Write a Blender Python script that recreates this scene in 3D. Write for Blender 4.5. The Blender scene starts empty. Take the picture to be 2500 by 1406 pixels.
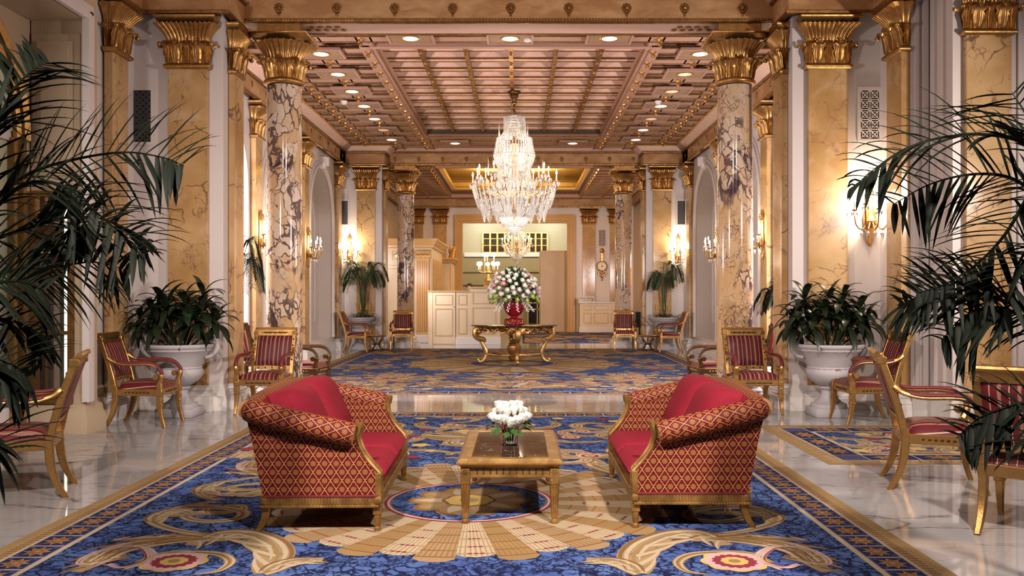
import bpy, math, random
from math import sin, cos, pi, sqrt, radians
from mathutils import Vector as V, Matrix as M4
rnd = random.Random(7)
SC = bpy.context.scene
COL = SC.collection
F = 2150.0
def P(px, py, Y):                       # a point of the place seen at photo pixel px,py at distance Y
    return V(((px-1268)*Y/F, Y, 1.4-(py-721)*Y/F))
def G(px, py):                          # the floor point under a pixel
    Y = 1.4*F/(py-721)
    return ((px-1268)*Y/F, Y)
XC = -0.14                              # axis of the hall

class MB:
    def __init__(s):
        s.v=[]; s.f=[]; s.m=[]; s.uv={}; s.x=None; s.mi=0
    def add(s, vs, fs, uvs=None):
        b=len(s.v)
        if s.x is not None: vs=[s.x@V(p) for p in vs]
        s.v.extend(tuple(p) for p in vs)
        for k,f in enumerate(fs):
            if uvs: s.uv[len(s.f)]=uvs[k]
            s.f.append(tuple(i+b for i in f)); s.m.append(s.mi)
        return s
    def box(s, x0,x1,y0,y1,z0,z1, c=0):
        if c<=0:
            vs=[(x,y,z) for z in (z0,z1) for y in (y0,y1) for x in (x0,x1)]
            fs=[(0,2,3,1),(4,5,7,6),(0,1,5,4),(2,6,7,3),(0,4,6,2),(1,3,7,5)]
            return s.add(vs,fs)
        ins=lambda q:[(x0+q,y0+q),(x1-q,y0+q),(x1-q,y1-q),(x0+q,y1-q)]
        def ring(q,z):                 # chamfered corners
            return [(x0+q,y0+c,z),(x0+c,y0+q,z),(x1-c,y0+q,z),(x1-q,y0+c,z),(x1-q,y1-c,z),(x1-c,y1-q,z),(x0+c,y1-q,z),(x0+q,y1-c,z)]
        k=c*.98
        R=[ring(k,z0),ring(0,z0+c),ring(0,z1-c),ring(k,z1)]
        return s.loft(R, caps=True)
    def loft(s, rings, closed=True, caps=False, uv=False):
        n=len(rings[0]); vs=[p for r in rings for p in r]; fs=[]; uvs=[] if uv else None
        if uv:
            L=[0.0]
            for i in range(n):
                a=V(rings[len(rings)//2][i]); b=V(rings[len(rings)//2][(i+1)%n]); L.append(L[-1]+(a-b).length)
            H=[0.0]
            for j in range(len(rings)-1):
                k=n//2; H.append(H[-1]+(V(rings[j][k])-V(rings[j+1][k])).length)
        for j in range(len(rings)-1):
            for i in range(n if closed else n-1):
                a=j*n+i; b=j*n+(i+1)%n
                fs.append((a,b,b+n,a+n))
                if uv: uvs.append([(L[i],H[j]),(L[i+1],H[j]),(L[i+1],H[j+1]),(L[i],H[j+1])])
        if caps:
            fs.append(tuple(range(n-1,-1,-1))); fs.append(tuple((len(rings)-1)*n+i for i in range(n)))
            if uv: uvs += [[(0,0)]*n]*2
        return s.add(vs,fs,uvs)
    def lathe(s, prof, seg=24, c=(0,0,0), mod=None, caps=True):
        rings=[]
        for (r,z) in prof:
            rings.append([(c[0]+(r*(1+(mod(2*pi*i/seg,z) if mod else 0)))*cos(2*pi*i/seg), c[1]+(r*(1+(mod(2*pi*i/seg,z) if mod else 0)))*sin(2*pi*i/seg), c[2]+z) for i in range(seg)])
        return s.loft(rings, caps=caps)
    def tube(s, pts, r, seg=8, caps=True, flat=1.0):
        pts=[V(p) for p in pts]; n=len(pts)
        if not hasattr(r,'__len__'): r=[r]*n
        rings=[]; up=None
        for i,p in enumerate(pts):
            t=(pts[min(i+1,n-1)]-pts[max(i-1,0)]).normalized()
            if up is None:
                a=V((0,0,1)) if abs(t.z)<.9 else V((1,0,0))
                up=(a-t*a.dot(t)).normalized()
            else: up=(up-t*up.dot(t)).normalized()
            sd=t.cross(up)
            rings.append([p+(up*cos(2*pi*k/seg)*flat+sd*sin(2*pi*k/seg))*r[i] for k in range(seg)])
        return s.loft(rings, caps=caps)
    def sphere(s, c, r, seg=10, rings=6, sc=(1,1,1)):
        R=[]
        for j in range(rings+1):
            a=-pi/2+pi*j/rings; q=max(cos(a),.02)
            R.append([(c[0]+r*sc[0]*q*cos(2*pi*i/seg), c[1]+r*sc[1]*q*sin(2*pi*i/seg), c[2]+r*sc[2]*sin(a)) for i in range(seg)])
        return s.loft(R, caps=True)
    def grid(s, fn, nu, nv, ufn=None):
        vs=[fn(i/nu,j/nv) for j in range(nv+1) for i in range(nu+1)]; fs=[]; uvs=[]
        for j in range(nv):
            for i in range(nu):
                a=j*(nu+1)+i; fs.append((a,a+1,a+nu+2,a+nu+1))
                if ufn: uvs.append([ufn(i/nu,j/nv),ufn((i+1)/nu,j/nv),ufn((i+1)/nu,(j+1)/nv),ufn(i/nu,(j+1)/nv)])
        return s.add(vs,fs,uvs if ufn else None)
    def prism(s, poly, fn, a, b):       # fn(u,v,w) maps outline point and depth to 3D
        n=len(poly)
        vs=[fn(u,v,a) for u,v in poly]+[fn(u,v,b) for u,v in poly]
        fs=[tuple(range(n-1,-1,-1)),tuple(range(n,2*n))]+[(i,(i+1)%n,(i+1)%n+n,i+n) for i in range(n)]
        return s.add(vs,fs)
    def run(s, prof, path, closed=False, right=True):   # moulding profile (out,z) along a plan path, mitred
        n=len(path); sg=1 if right else -1
        ps=[V((p[0],p[1])) for p in path]; rings=[]
        for i in range(n):
            d=[]
            if i>0 or closed: d.append((ps[i]-ps[i-1]).normalized())
            if i<n-1 or closed: d.append((ps[(i+1)%n]-ps[i]).normalized())
            ns=[V((q.y,-q.x))*sg for q in d]
            if len(ns)==2:
                b=(ns[0]+ns[1]); b=b/max(.2,1+ns[0].dot(ns[1]))
            else: b=ns[0]
            rings.append([(ps[i].x+b.x*o, ps[i].y+b.y*o, z) for o,z in prof])
        if closed: rings.append(rings[0])
        return s.loft(rings, closed=False)
def mk(name, m, mats, parent=None, ang=35, flat=False, **props):
    me=bpy.data.meshes.new(name)
    me.from_pydata([tuple(p) for p in m.v], [], m.f)
    if not isinstance(mats,(list,tuple)): mats=[mats]
    for t in mats: me.materials.append(MAT[t] if isinstance(t,str) else t)
    if len(mats)>1: me.polygons.foreach_set('material_index', m.m)
    if m.uv:
        uv=me.uv_layers.new(name='UVMap').data
        for p in me.polygons:
            q=m.uv.get(p.index)
            if q:
                for k,li in enumerate(p.loop_indices): uv[li].uv=q[k]
    if not flat:
        me.shade_smooth()
        me.set_sharp_from_angle(angle=radians(ang))
    me.update()
    o=bpy.data.objects.new(name, me); COL.objects.link(o)
    if parent is not None: o.parent=parent
    for k,v in props.items(): o[k]=v
    return o
def struct(name, m, mats, **k):
    o=mk(name, m, mats, **k); o['kind']='structure'; return o
def thing(name, label, cat, loc=(0,0,0), rot=0, group=None):
    o=bpy.data.objects.new(name, None); o.empty_display_size=.1; COL.objects.link(o)
    o.location=loc; o.rotation_euler=(0,0,rot); tag(o,label,cat,group); return o
def tag(o, label, cat, group=None):
    o['label']=label; o['category']=cat; o['kind']='thing'
    if group: o['group']=group
    return o
KIDS={}
def dup(root, loc=None, rot=None, label=None, group=None, scale=None):
    r=root.copy(); COL.objects.link(r)
    if loc is not None: r.location=loc
    if rot is not None: r.rotation_euler=(0,0,rot)
    if scale is not None: r.scale=scale
    if label: r['label']=label
    if group: r['group']=group
    def cp(a,b):
        for ch in list(a.children):
            if ch.name.startswith('~'): continue
            c=ch.copy(); COL.objects.link(c); c.parent=b; cp(ch,c)
    cp(root,r); return r
def bez(p0,p1,p2,p3,n):
    p0,p1,p2,p3=map(V,(p0,p1,p2,p3)); out=[]
    for i in range(n+1):
        t=i/n; out.append(p0*(1-t)**3+p1*3*t*(1-t)**2+p2*3*t*t*(1-t)+p3*t**3)
    return out
def spline(pts,n=6):                    # Catmull-Rom through points
    P_=[V(p) for p in pts]; out=[]
    for i in range(len(P_)-1):
        a=P_[max(i-1,0)]; b=P_[i]; c=P_[i+1]; d=P_[min(i+2,len(P_)-1)]
        for k in range(n):
            t=k/n
            out.append(.5*((2*b)+(c-a)*t+(2*a-5*b+4*c-d)*t*t+(3*b-a-3*c+d)*t**3))
    out.append(P_[-1]); return out
def quad_light(name, loc, rot, size, power, col, shape='DISK', size_y=None, spread=None):
    l=bpy.data.lights.new(name,'AREA'); l.shape=shape; l.size=size
    if size_y: l.size_y=size_y
    if spread: l.spread=spread
    l.energy=power; l.color=col
    o=bpy.data.objects.new(name,l); COL.objects.link(o); o.location=loc
    if isinstance(rot,V) or len(rot)==3 and isinstance(rot,tuple) and rot[0]=='to':
        pass
    o.rotation_euler=rot; return o
def aim(loc, target): return (V(target)-V(loc)).to_track_quat('-Z','Y').to_euler()
def point(name, loc, power, col, r=.05):
    l=bpy.data.lights.new(name,'POINT'); l.energy=power; l.color=col; l.shadow_soft_size=r
    o=bpy.data.objects.new(name,l); COL.objects.link(o); o.location=loc; return o
# ---------- materials ----------
MAT={}
class NT:
    def __init__(s,name):
        m=bpy.data.materials.new(name); m.use_nodes=True; MAT[name]=m
        s.m=m; s.t=m.node_tree; s.bs=s.t.nodes['Principled BSDF']; s.out=s.t.nodes['Material Output']
    def n(s,typ,**kw):
        q=s.t.nodes.new(typ)
        for k,v in kw.items(): setattr(q,k,v)
        return q
    def ln(s,a,b): s.t.links.new(a,b)
    def put(s,sock,val):
        if isinstance(val,E): s.ln(val.o,sock)
        elif isinstance(val,(tuple,list)) and len(val)==3 and sock.type=='RGBA': sock.default_value=(*val,1)
        else: sock.default_value=val
    def coord(s,kind='Object',scale=(1,1,1),rand=False,rot=(0,0,0)):
        c=s.n('ShaderNodeTexCoord'); mp=s.n('ShaderNodeMapping'); s.ln(c.outputs[kind],mp.inputs[0])
        mp.inputs['Scale'].default_value=scale; mp.inputs['Rotation'].default_value=rot
        if rand:
            oi=s.n('ShaderNodeObjectInfo'); cm=s.n('ShaderNodeCombineXYZ'); mu=s.n('ShaderNodeMath',operation='MULTIPLY'); mu.inputs[1].default_value=37.0
            s.ln(oi.outputs['Random'],mu.inputs[0])
            for k in range(3): s.ln(mu.outputs[0],cm.inputs[k])
            s.ln(cm.outputs[0],mp.inputs['Location'])
        return E(s,mp.outputs[0])
    def noise(s,vec,scale,detail=4,rough=.55,dist=0,col=False):
        q=s.n('ShaderNodeTexNoise'); s.ln(vec.o,q.inputs['Vector']); q.inputs['Scale'].default_value=scale
        q.inputs['Detail'].default_value=detail; q.inputs['Roughness'].default_value=rough; q.inputs['Distortion'].default_value=dist
        return E(s,q.outputs['Color' if col else 'Fac'])
    def vor(s,vec,scale,feature='F1',rand=1.0,out='Distance'):
        q=s.n('ShaderNodeTexVoronoi',feature=feature); s.ln(vec.o,q.inputs['Vector']); q.inputs['Scale'].default_value=scale
        q.inputs['Randomness'].default_value=rand
        return E(s,q.outputs[out])
    def warp(s,vec,scale,amt,detail=3):
        c=s.noise(vec,scale,detail,col=True)
        a=s.n('ShaderNodeVectorMath',operation='SUBTRACT'); s.ln(c.o,a.inputs[0]); a.inputs[1].default_value=(.5,.5,.5)
        b=s.n('ShaderNodeVectorMath',operation='SCALE'); s.ln(a.outputs[0],b.inputs[0]); b.inputs['Scale'].default_value=amt
        d=s.n('ShaderNodeVectorMath',operation='ADD'); s.ln(vec.o,d.inputs[0]); s.ln(b.outputs[0],d.inputs[1])
        return E(s,d.outputs[0])
    def ss(s,x,a,b,lo=0.0,hi=1.0):
        q=s.n('ShaderNodeMapRange',interpolation_type='SMOOTHSTEP')
        s.put(q.inputs[0],x)
        if a<b: q.inputs[1].default_value=a;q.inputs[2].default_value=b;q.inputs[3].default_value=lo;q.inputs[4].default_value=hi
        else: q.inputs[1].default_value=b;q.inputs[2].default_value=a;q.inputs[3].default_value=hi;q.inputs[4].default_value=lo
        return E(s,q.outputs[0])
    def mix(s,f,a,b):
        q=s.n('ShaderNodeMix',data_type='RGBA'); s.put(q.inputs[0],f); s.put(q.inputs[6],a); s.put(q.inputs[7],b)
        return E(s,q.outputs[2])
    def sep(s,vec):
        q=s.n('ShaderNodeSeparateXYZ'); s.ln(vec.o,q.inputs[0]); return [E(s,q.outputs[k]) for k in range(3)]
    def bump(s,h,strength=.3,dist=.01):
        q=s.n('ShaderNodeBump'); s.put(q.inputs['Height'],h); q.inputs['Strength'].default_value=strength; q.inputs['Distance'].default_value=dist
        s.ln(q.outputs[0],s.bs.inputs['Normal'])
    def set(s,col=None,rough=None,metal=None,**kw):
        if col is not None: s.put(s.bs.inputs['Base Color'],col)
        if rough is not None: s.put(s.bs.inputs['Roughness'],rough)
        if metal is not None: s.put(s.bs.inputs['Metallic'],metal)
        for k,v in kw.items(): s.put(s.bs.inputs[k.replace('_',' ')],v)
        return s
class E:
    def __init__(s,nt,o): s.nt=nt; s.o=o
    def op(s,o,b=None,c=None,rev=False):
        q=s.nt.n('ShaderNodeMath',operation=o)
        args=[s]+([b] if b is not None else [])+([c] if c is not None else [])
        if rev: args=args[::-1]
        for k,a in enumerate(args): s.nt.put(q.inputs[k],a)
        return E(s.nt,q.outputs[0])
    def __add__(s,b): return s.op('ADD',b)
    def __radd__(s,b): return s.op('ADD',b)
    def __sub__(s,b): return s.op('SUBTRACT',b)
    def __rsub__(s,b): return s.op('SUBTRACT',b,rev=True)
    def __mul__(s,b): return s.op('MULTIPLY',b)
    def __rmul__(s,b): return s.op('MULTIPLY',b)
    def __truediv__(s,b): return s.op('DIVIDE',b)
    def abs(s): return s.op('ABSOLUTE')
    def fract(s): return s.op('FRACT')
    def floor(s): return s.op('FLOOR')
    def sin(s): return s.op('SINE')
    def sqrt(s): return s.op('SQRT')
    def mod(s,b): return s.op('MODULO',b)
    def lt(s,b): return s.op('LESS_THAN',b)
    def gt(s,b): return s.op('GREATER_THAN',b)
    def min(s,b): return s.op('MINIMUM',b)
    def max(s,b): return s.op('MAXIMUM',b)
def simple(name,col,rough=.5,metal=0,noise=None,bump=None,var=.15,**kw):
    t=NT(name)
    if noise:
        f=t.noise(t.coord(),noise,4)
        t.set(t.mix(f,tuple(c*(1-var) for c in col),tuple(min(1,c*(1+var)) for c in col)),rough,metal,**kw)
        if bump: t.bump(f,bump[0],bump[1])
    else: t.set(col,rough,metal,**kw)
    return t
def mats():
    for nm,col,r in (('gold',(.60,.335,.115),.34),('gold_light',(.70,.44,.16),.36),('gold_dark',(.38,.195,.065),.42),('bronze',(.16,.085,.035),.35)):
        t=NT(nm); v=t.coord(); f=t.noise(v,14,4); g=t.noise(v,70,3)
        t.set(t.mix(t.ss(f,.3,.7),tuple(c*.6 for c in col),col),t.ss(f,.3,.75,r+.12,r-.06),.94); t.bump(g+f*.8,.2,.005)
    t=NT('giltwood'); v=t.coord(); f=t.noise(v,11,5,.6); g=t.noise(v,60,2)
    c=t.mix(t.ss(f,.35,.7),(.20,.10,.026),(.37,.21,.06)); c=t.mix(t.ss(g,.66,.74,0,.6),c,(.58,.45,.30))
    t.set(c,.36,.55); t.bump(f,.1,.004)
    # yellow sienna marble
    t=NT('marble_yellow'); v=t.coord(rand=True); w=t.warp(v,1.6,.7)
    big=t.noise(v,1.1,3); base=t.mix(t.ss(big,.35,.68),(.45,.255,.09),(.64,.42,.205))
    w2=t.warp(t.warp(v,1.3,.9,3),7,.10,3)
    vein=t.vor(w2,1.5,'DISTANCE_TO_EDGE'); patch=t.ss(t.noise(v,1.7,4,.6),.44,.58)
    vm=t.ss(vein,.022,.003)*patch
    fine=t.ss(t.vor(t.warp(v,6,.3),5,'DISTANCE_TO_EDGE'),.035,.0)*t.ss(t.noise(v,1.9,3),.56,.66)
    c=t.mix(t.ss(t.noise(w,3.2,5),.52,.75,0,.6),base,(.66,.46,.29))
    v2=t.ss(t.vor(t.warp(t.warp(v,2.5,.5,3),12,.06,2),3.6,'DISTANCE_TO_EDGE'),.03,.004)*t.ss(t.noise(v,2.3,4,.65),.50,.60)
    c=t.mix(t.ss(t.noise(t.warp(v,1.5,.6),1.9,5,.65),.54,.68,0,.55),c,(.42,.23,.11)); c=t.mix(v2*.8,c,(.22,.10,.055))
    c=t.mix(vm,c,(.20,.10,.055)); c=t.mix(fine*.8,c,(.24,.12,.08)); t.set(c,.16)
    # breccia columns: cream/gold lumps in purple-black veins
    t=NT('marble_breccia'); v=t.coord(scale=(1,1,.66),rand=True); w=t.warp(t.warp(v,2.2,.5,3),9,.09,3); z=t.noise(v,1.5,3,.6)
    cell=t.vor(w,8.5,'DISTANCE_TO_EDGE'); lump=t.vor(w,8.5,'F1',out='Color'); lx=t.sep(lump)
    region=t.ss(z,.40,.50)
    base=t.mix(t.ss(t.noise(v,1.1,3),.38,.62),(.55,.345,.165),(.60,.43,.285)); base=t.mix(lx[0]*region*.8,base,(.70,.58,.50))
    thick=t.ss(t.noise(v,4,2),.35,.7,.015,.10)
    vein=(cell/thick).op('LESS_THAN',1.0)*region
    fine=t.ss(t.vor(t.warp(w,8,.12),15,'DISTANCE_TO_EDGE'),.075,.03)*t.ss(t.noise(v,2.3,4,.6),.50,.56)
    blot=t.ss(t.noise(w,2.9,4,.6),.585,.61)*t.ss(z,.43,.50)
    c=t.mix(vein*.88,base,(.075,.04,.042)); c=t.mix(fine*.8,c,(.13,.07,.065)); c=t.mix(blot*.93,c,(.055,.028,.038)); t.set(c,.10)
    # floor marble
    t=NT('marble_floor'); v=t.coord(); w=t.warp(v,.8,1.1,4)
    w3=t.warp(t.coord(rot=(0,0,.5),scale=(1,2.6,1)),1.2,.9,5); base=t.mix(t.noise(v,.7,4),(.27,.255,.25),(.45,.43,.42)); vein=t.ss(t.vor(w3,.9,'DISTANCE_TO_EDGE'),.03,.0)*t.ss(t.noise(v,1.4,4),.45,.6)
    sm=t.ss(t.noise(w3,1.9,7,.75),.53,.68,0,.8)
    c=t.mix(sm,base,(.17,.16,.165)); c=t.mix(vein*.85,c,(.07,.068,.075))
    xs=t.sep(v); jx=((xs[0]*(1/1.22)+.3).fract()-.5).abs().gt(.4985); jy=((xs[1]*(1/1.22)).fract()-.5).abs().gt(.4985)
    c=t.mix(jx.max(jy)*.6,c,(.22,.2,.19)); t.set(c,.05,Specular_IOR_Level=.65)
    t=NT('marble_white'); v=t.coord(rand=True); w=t.warp(v,1.2,.8,4)
    vein=t.ss(t.vor(w,1.6,'DISTANCE_TO_EDGE'),.05,.0)*t.ss(t.noise(v,2,3),.42,.6); c=t.mix(vein*.6,(.76,.70,.66),(.36,.33,.36)); t.set(c,.2)
    t=NT('marble_brown'); v=t.coord(scale=(1,1,2)); w=t.warp(v,1.5,.8)
    c=t.mix(t.ss(t.noise(w,2.2,5),.35,.7),(.42,.21,.085),(.60,.36,.17)); t.set(c,.25)
    t=NT('marble_table'); v=t.coord(); w=t.warp(v,7,.1)
    f=t.ss(t.vor(w,7,'DISTANCE_TO_EDGE'),.05,.0)*t.ss(t.noise(v,9,3),.55,.68); g=t.ss(t.noise(v,40,2),.66,.72)
    c=t.mix(t.noise(v,5,4),(.018,.011,.008),(.05,.03,.02)); c=t.mix(f.max(g*.8),c,(.42,.34,.26)); t.set(c,.05,Specular_IOR_Level=.45)
    # plaster and woodwork
    simple('plaster',(.72,.64,.615),.45,noise=1.5,var=.04)
    simple('plaster_cream',(.55,.42,.285),.35,noise=2,var=.06)
    simple('panel_pale',(.66,.58,.53),.14,noise=.9,var=.12)
    simple('wood_cream',(.70,.55,.36),.3,noise=2.5,var=.06)
    simple('wood_tan',(.60,.36,.14),.3,noise=3,var=.1)
    simple('wood_line',(.55,.38,.17),.35)
    simple('ceil_pink',(.66,.43,.335),.55,noise=2,var=.08)
    simple('ceil_mauve',(.37,.20,.142),.5,noise=3,var=.12)
    simple('ceil_panel',(.26,.145,.075),.55,noise=6,var=.3)
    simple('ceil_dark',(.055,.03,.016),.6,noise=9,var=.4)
    simple('stone_urn',(.50,.465,.48),.6,noise=9,bump=(.15,.01),var=.1)
    simple('soil',(.03,.02,.012),.9,noise=30,var=.5)
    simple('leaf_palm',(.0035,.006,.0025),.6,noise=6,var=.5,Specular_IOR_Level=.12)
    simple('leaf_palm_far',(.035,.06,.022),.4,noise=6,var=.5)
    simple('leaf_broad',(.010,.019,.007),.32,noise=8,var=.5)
    simple('leaf_rose',(.03,.085,.02),.35,noise=12,var=.4)
    simple('stem_green',(.09,.16,.05),.5)
    simple('petal_white',(.88,.86,.78),.5,Subsurface_Weight=.1)
    simple('petal_green',(.48,.62,.14),.5)
    simple('petal_pink',(.78,.42,.42),.5)
    simple('bloom_yellow',(.65,.42,.05),.5)
    simple('lacquer_red',(.23,.008,.018),.12)
    simple('velvet_red',(.20,.010,.022),.8,noise=55,bump=(.25,.006),var=.2,Specular_IOR_Level=.15)
    simple('piping_red',(.14,.012,.016),.55)
    simple('wood_dark',(.06,.025,.012),.25,noise=9,var=.3)
    simple('iron_black',(.012,.011,.012),.3)
    simple('black_glass',(.010,.010,.014),.06)
    simple('door_red',(.16,.02,.016),.4)
    simple('grille_metal',(.13,.13,.14),.45,.6)
    simple('duct_dark',(.02,.02,.022),.8)
    simple('dado_tan',(.30,.20,.095),.4,noise=2,var=.1)
    simple('gilt_flat',(.72,.46,.12),.35,.25)
    simple('hair_dark',(.012,.009,.008),.5)
    simple('skin',(.45,.26,.17),.5)
    simple('suit_dark',(.02,.02,.025),.7)
    simple('ink_dark',(.02,.017,.015),.6)
    simple('dial_white',(.85,.80,.66),.35)
    simple('sensor_white',(.72,.66,.6),.4)
    simple('candle_white',(.85,.78,.62),.5)
    simple('crystal',(.98,.95,.88),.08,Transmission_Weight=.25,IOR=1.5,Specular_IOR_Level=.9)
    t=NT('glass'); t.set((.93,.97,.95),.0,Transmission_Weight=1.0,IOR=1.46)
    t=NT('glass_thin'); t.set((.75,.9,.85),.01,Transmission_Weight=.9,IOR=1.3)
    t=NT('mirror_smoked'); t.set((.30,.25,.2),.05,.9)
    for nm,col,st in (('bulb',(1,.84,.58),90),('globe_lamp',(1,.84,.55),14),('downlight',(1,.86,.62),20),('downlight_dim',(1,.55,.33),1.0),('shop_light',(.95,.92,1),2.6),('glass_edge_glow',(.95,1,.80),5)):
        t=NT(nm); t.set((.8,.7,.55),.4); t.put(t.bs.inputs['Emission Color'],col); t.bs.inputs['Emission Strength'].default_value=st
    # striped chair silk: stripes across the chair's width
    t=NT('stripe_silk'); x=t.sep(t.coord())[0]
    a=(x*(1/.105)+.5).fract()
    thin=(a-.13).abs().lt(.024); pale=(a-.63).abs().lt(.10)*(((a*18.5).fract()-.5).abs().lt(.33))
    c=t.mix(t.noise(t.coord(),60,2),(.085,.007,.010),(.14,.012,.016)); c=t.mix(pale,c,(.38,.22,.15)); c=t.mix(thin,c,(.52,.38,.27))
    t.set(c,.5,Specular_IOR_Level=.3)
    # damask lattice for the settees (UV in metres)
    def lattice(nm,gr1,gr2,gold,cent):
        t=NT(nm); uv=t.sep(t.coord('UV')); u=uv[0]*(1/.068); v=uv[1]*(1/.102)
        wob=((u+v)*(2*pi*3)).sin()*.018; wob2=((u-v)*(2*pi*3)).sin()*.018
        a=(u+v+wob2).fract(); b=(u-v+wob).fract()
        line=(a-.5).abs().gt(.461).max((b-.5).abs().gt(.461))
        ca=((u+v).fract()-.5); cb=((u-v).fract()-.5)
        du=(ca+cb)*.5*.068; dv=(ca-cb)*.5*.102
        r=(du*du+dv*dv).sqrt()
        disc=t.ss(r,.0172,.0155); ring=t.ss((r-.0115).abs(),.0032,.0018); dot=t.ss((r-.006).abs(),.003,.0015)
        nz=t.noise(t.coord('UV'),160,2)
        c=t.mix(nz,gr1,gr2)
        c=t.mix(line,c,gold); c=t.mix(disc,c,cent); c=t.mix((ring.max(dot))*.65,c,tuple(q*.5 for q in cent))
        t.set(c,.6,Specular_IOR_Level=.2); t.bump(line.max(disc)+nz*.4,.25,.002)
    lattice('damask',(.072,.003,.005),(.12,.006,.008),(.42,.21,.075),(.28,.115,.032))
    # carpets
    for nm,dk,bl,hi in (('carpet_blue',(.010,.013,.045),(.045,.078,.235),(.085,.145,.335)),):
        t=NT(nm); v=t.coord(); w=t.warp(v,5,.16,3)
        big=t.noise(v,1.3,2); g=t.mix(t.ss(big,.35,.65),bl,hi)
        ed=t.vor(w,11,'DISTANCE_TO_EDGE'); ed2=t.vor(t.warp(v,7,.2),26,'DISTANCE_TO_EDGE')
        leafm=t.ss(ed,.10,.05)*t.ss(t.noise(v,9,2),.38,.45); fine=t.ss(ed2,.14,.08)*t.ss(t.noise(w,7,3),.44,.50)
        c=t.mix(leafm.max(fine*.9),g,dk); c=t.mix(t.ss(t.noise(w,15,2),.60,.66,0,.5),c,hi); nz=t.noise(v,240,2); t.set(c,.95,Specular_IOR_Level=.1); t.bump(nz,.4,.004)
    def wool(nm,col,var=.12):
        t=NT(nm); v=t.coord(); f=t.noise(v,200,2); g=t.noise(v,5,3)
        c=t.mix(g,tuple(q*(1-var*1.6) for q in col),tuple(q*(1+var) for q in col)); c=t.mix(f*.4,c,tuple(q*.55 for q in col)); t.set(c,.95,Specular_IOR_Level=.1); t.bump(f,.4,.003)
    wool('wool_tan',(.33,.22,.115)); wool('wool_gold',(.29,.185,.078)); wool('wool_cream',(.45,.36,.24)); wool('wool_brown',(.20,.105,.04))
    wool('wool_wine',(.23,.035,.05)); wool('wool_navy',(.018,.022,.075)); wool('wool_pink',(.56,.35,.36)); wool('wool_yellow',(.55,.38,.12)); wool('wool_violet',(.075,.07,.17)); wool('wool_rust',(.27,.10,.035)); wool('wool_umber',(.25,.145,.055))
    # woven blades far down the hall: same blue but coarse streaks of tan
    t=NT('carpet_far'); v=t.coord(); w=t.warp(v,2.2,.5,3)
    a=t.noise(w,2.6,4,.6); b=t.noise(t.warp(v,3,.4),4.1,3)
    c=t.mix(t.noise(v,3,2),(.05,.08,.27),(.10,.15,.42)); ed=t.ss(t.vor(w,5,'DISTANCE_TO_EDGE'),.07,.02); c=t.mix(ed*.8,c,(.015,.018,.06))
    c=t.mix(t.ss(a,.50,.55),c,(.50,.34,.15)); c=t.mix(t.ss(b,.60,.64),c,(.42,.22,.19)); t.set(c,.95,Specular_IOR_Level=.1)
mats()
# ---------- building: setting, columns, pilasters, ceilings ----------
def X(h,s): return XC+s*h
S2=12.38
m=MB(); m.box(-7,8,-3.6,34.2,-.12,0); struct('floor',m,'marble_floor')
m=MB(); m.box(-5.2,4.9,34.2,46,-.12,0); struct('floor_1',m,'marble_floor')
# entablature runs: list of (material, profile)
ENT=[('gold_dark',[(0,4.78),(.05,4.79),(.055,4.82),(.02,4.84)]),
     ('marble_brown',[(.02,4.84),(.02,5.10)]),
     ('gold_dark',[(.02,5.10),(.05,5.11),(.06,5.135),(.045,5.15)]),
     ('ceil_pink',[(.045,5.15),(.10,5.165),(.13,5.2),(.20,5.26),(.22,5.27)]),
     ('gold',[(.22,5.27),(.25,5.275),(.265,5.295),(.25,5.315),(.25,5.34)]),
     ('ceil_mauve',[(.25,5.34),(.05,5.34),(.05,5.62)])]
def entab(name,path,right=True,closed=False,dz=0,only=None):
    m=MB(); ms=[]
    for mt,pr in ENT:
        if mt not in ms: ms.append(mt)
        m.mi=ms.index(mt); m.run([(o,z+dz) for o,z in pr],path,closed,right)
    # egg-and-dart beads
    o=struct(name,m,ms); return o
def beads(name,segs,z,r,step,mat,parent,sc=(1,1,1)):
    m=MB()
    for (a,b) in segs:
        a=V(a);b=V(b);n=max(1,int((b-a).length/step))
        for i in range(n):
            p=a+(b-a)*((i+.5)/n); m.sphere((p.x,p.y,z),r,5,3,sc)
    return mk(name,m,mat,parent)
# --- rosettes of the frieze
rm=MB()
for k in range(8):
    a=2*pi*k/8; rm.sphere((.042*cos(a),0,.042*sin(a)),.024,6,4,(1,.5,1))
rm.sphere((0,-.008,0),.026,7,5); rm.sphere((0,0,-.085),.02,6,4,(.8,.5,1.7)); rm.sphere((-.02,0,-.06),.014,5,3); rm.sphere((.02,0,-.06),.014,5,3)
ROS=None
def rosette(p,rot,parent,sc=1):
    global ROS
    if ROS is None: ROS=mk('frieze_rosette',rm,'gold_dark'); o=ROS
    else: o=ROS.copy(); COL.objects.link(o)
    o.location=p; o.rotation_euler=(0,0,rot); o.scale=(sc,sc,sc); o.parent=parent; return o

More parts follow.
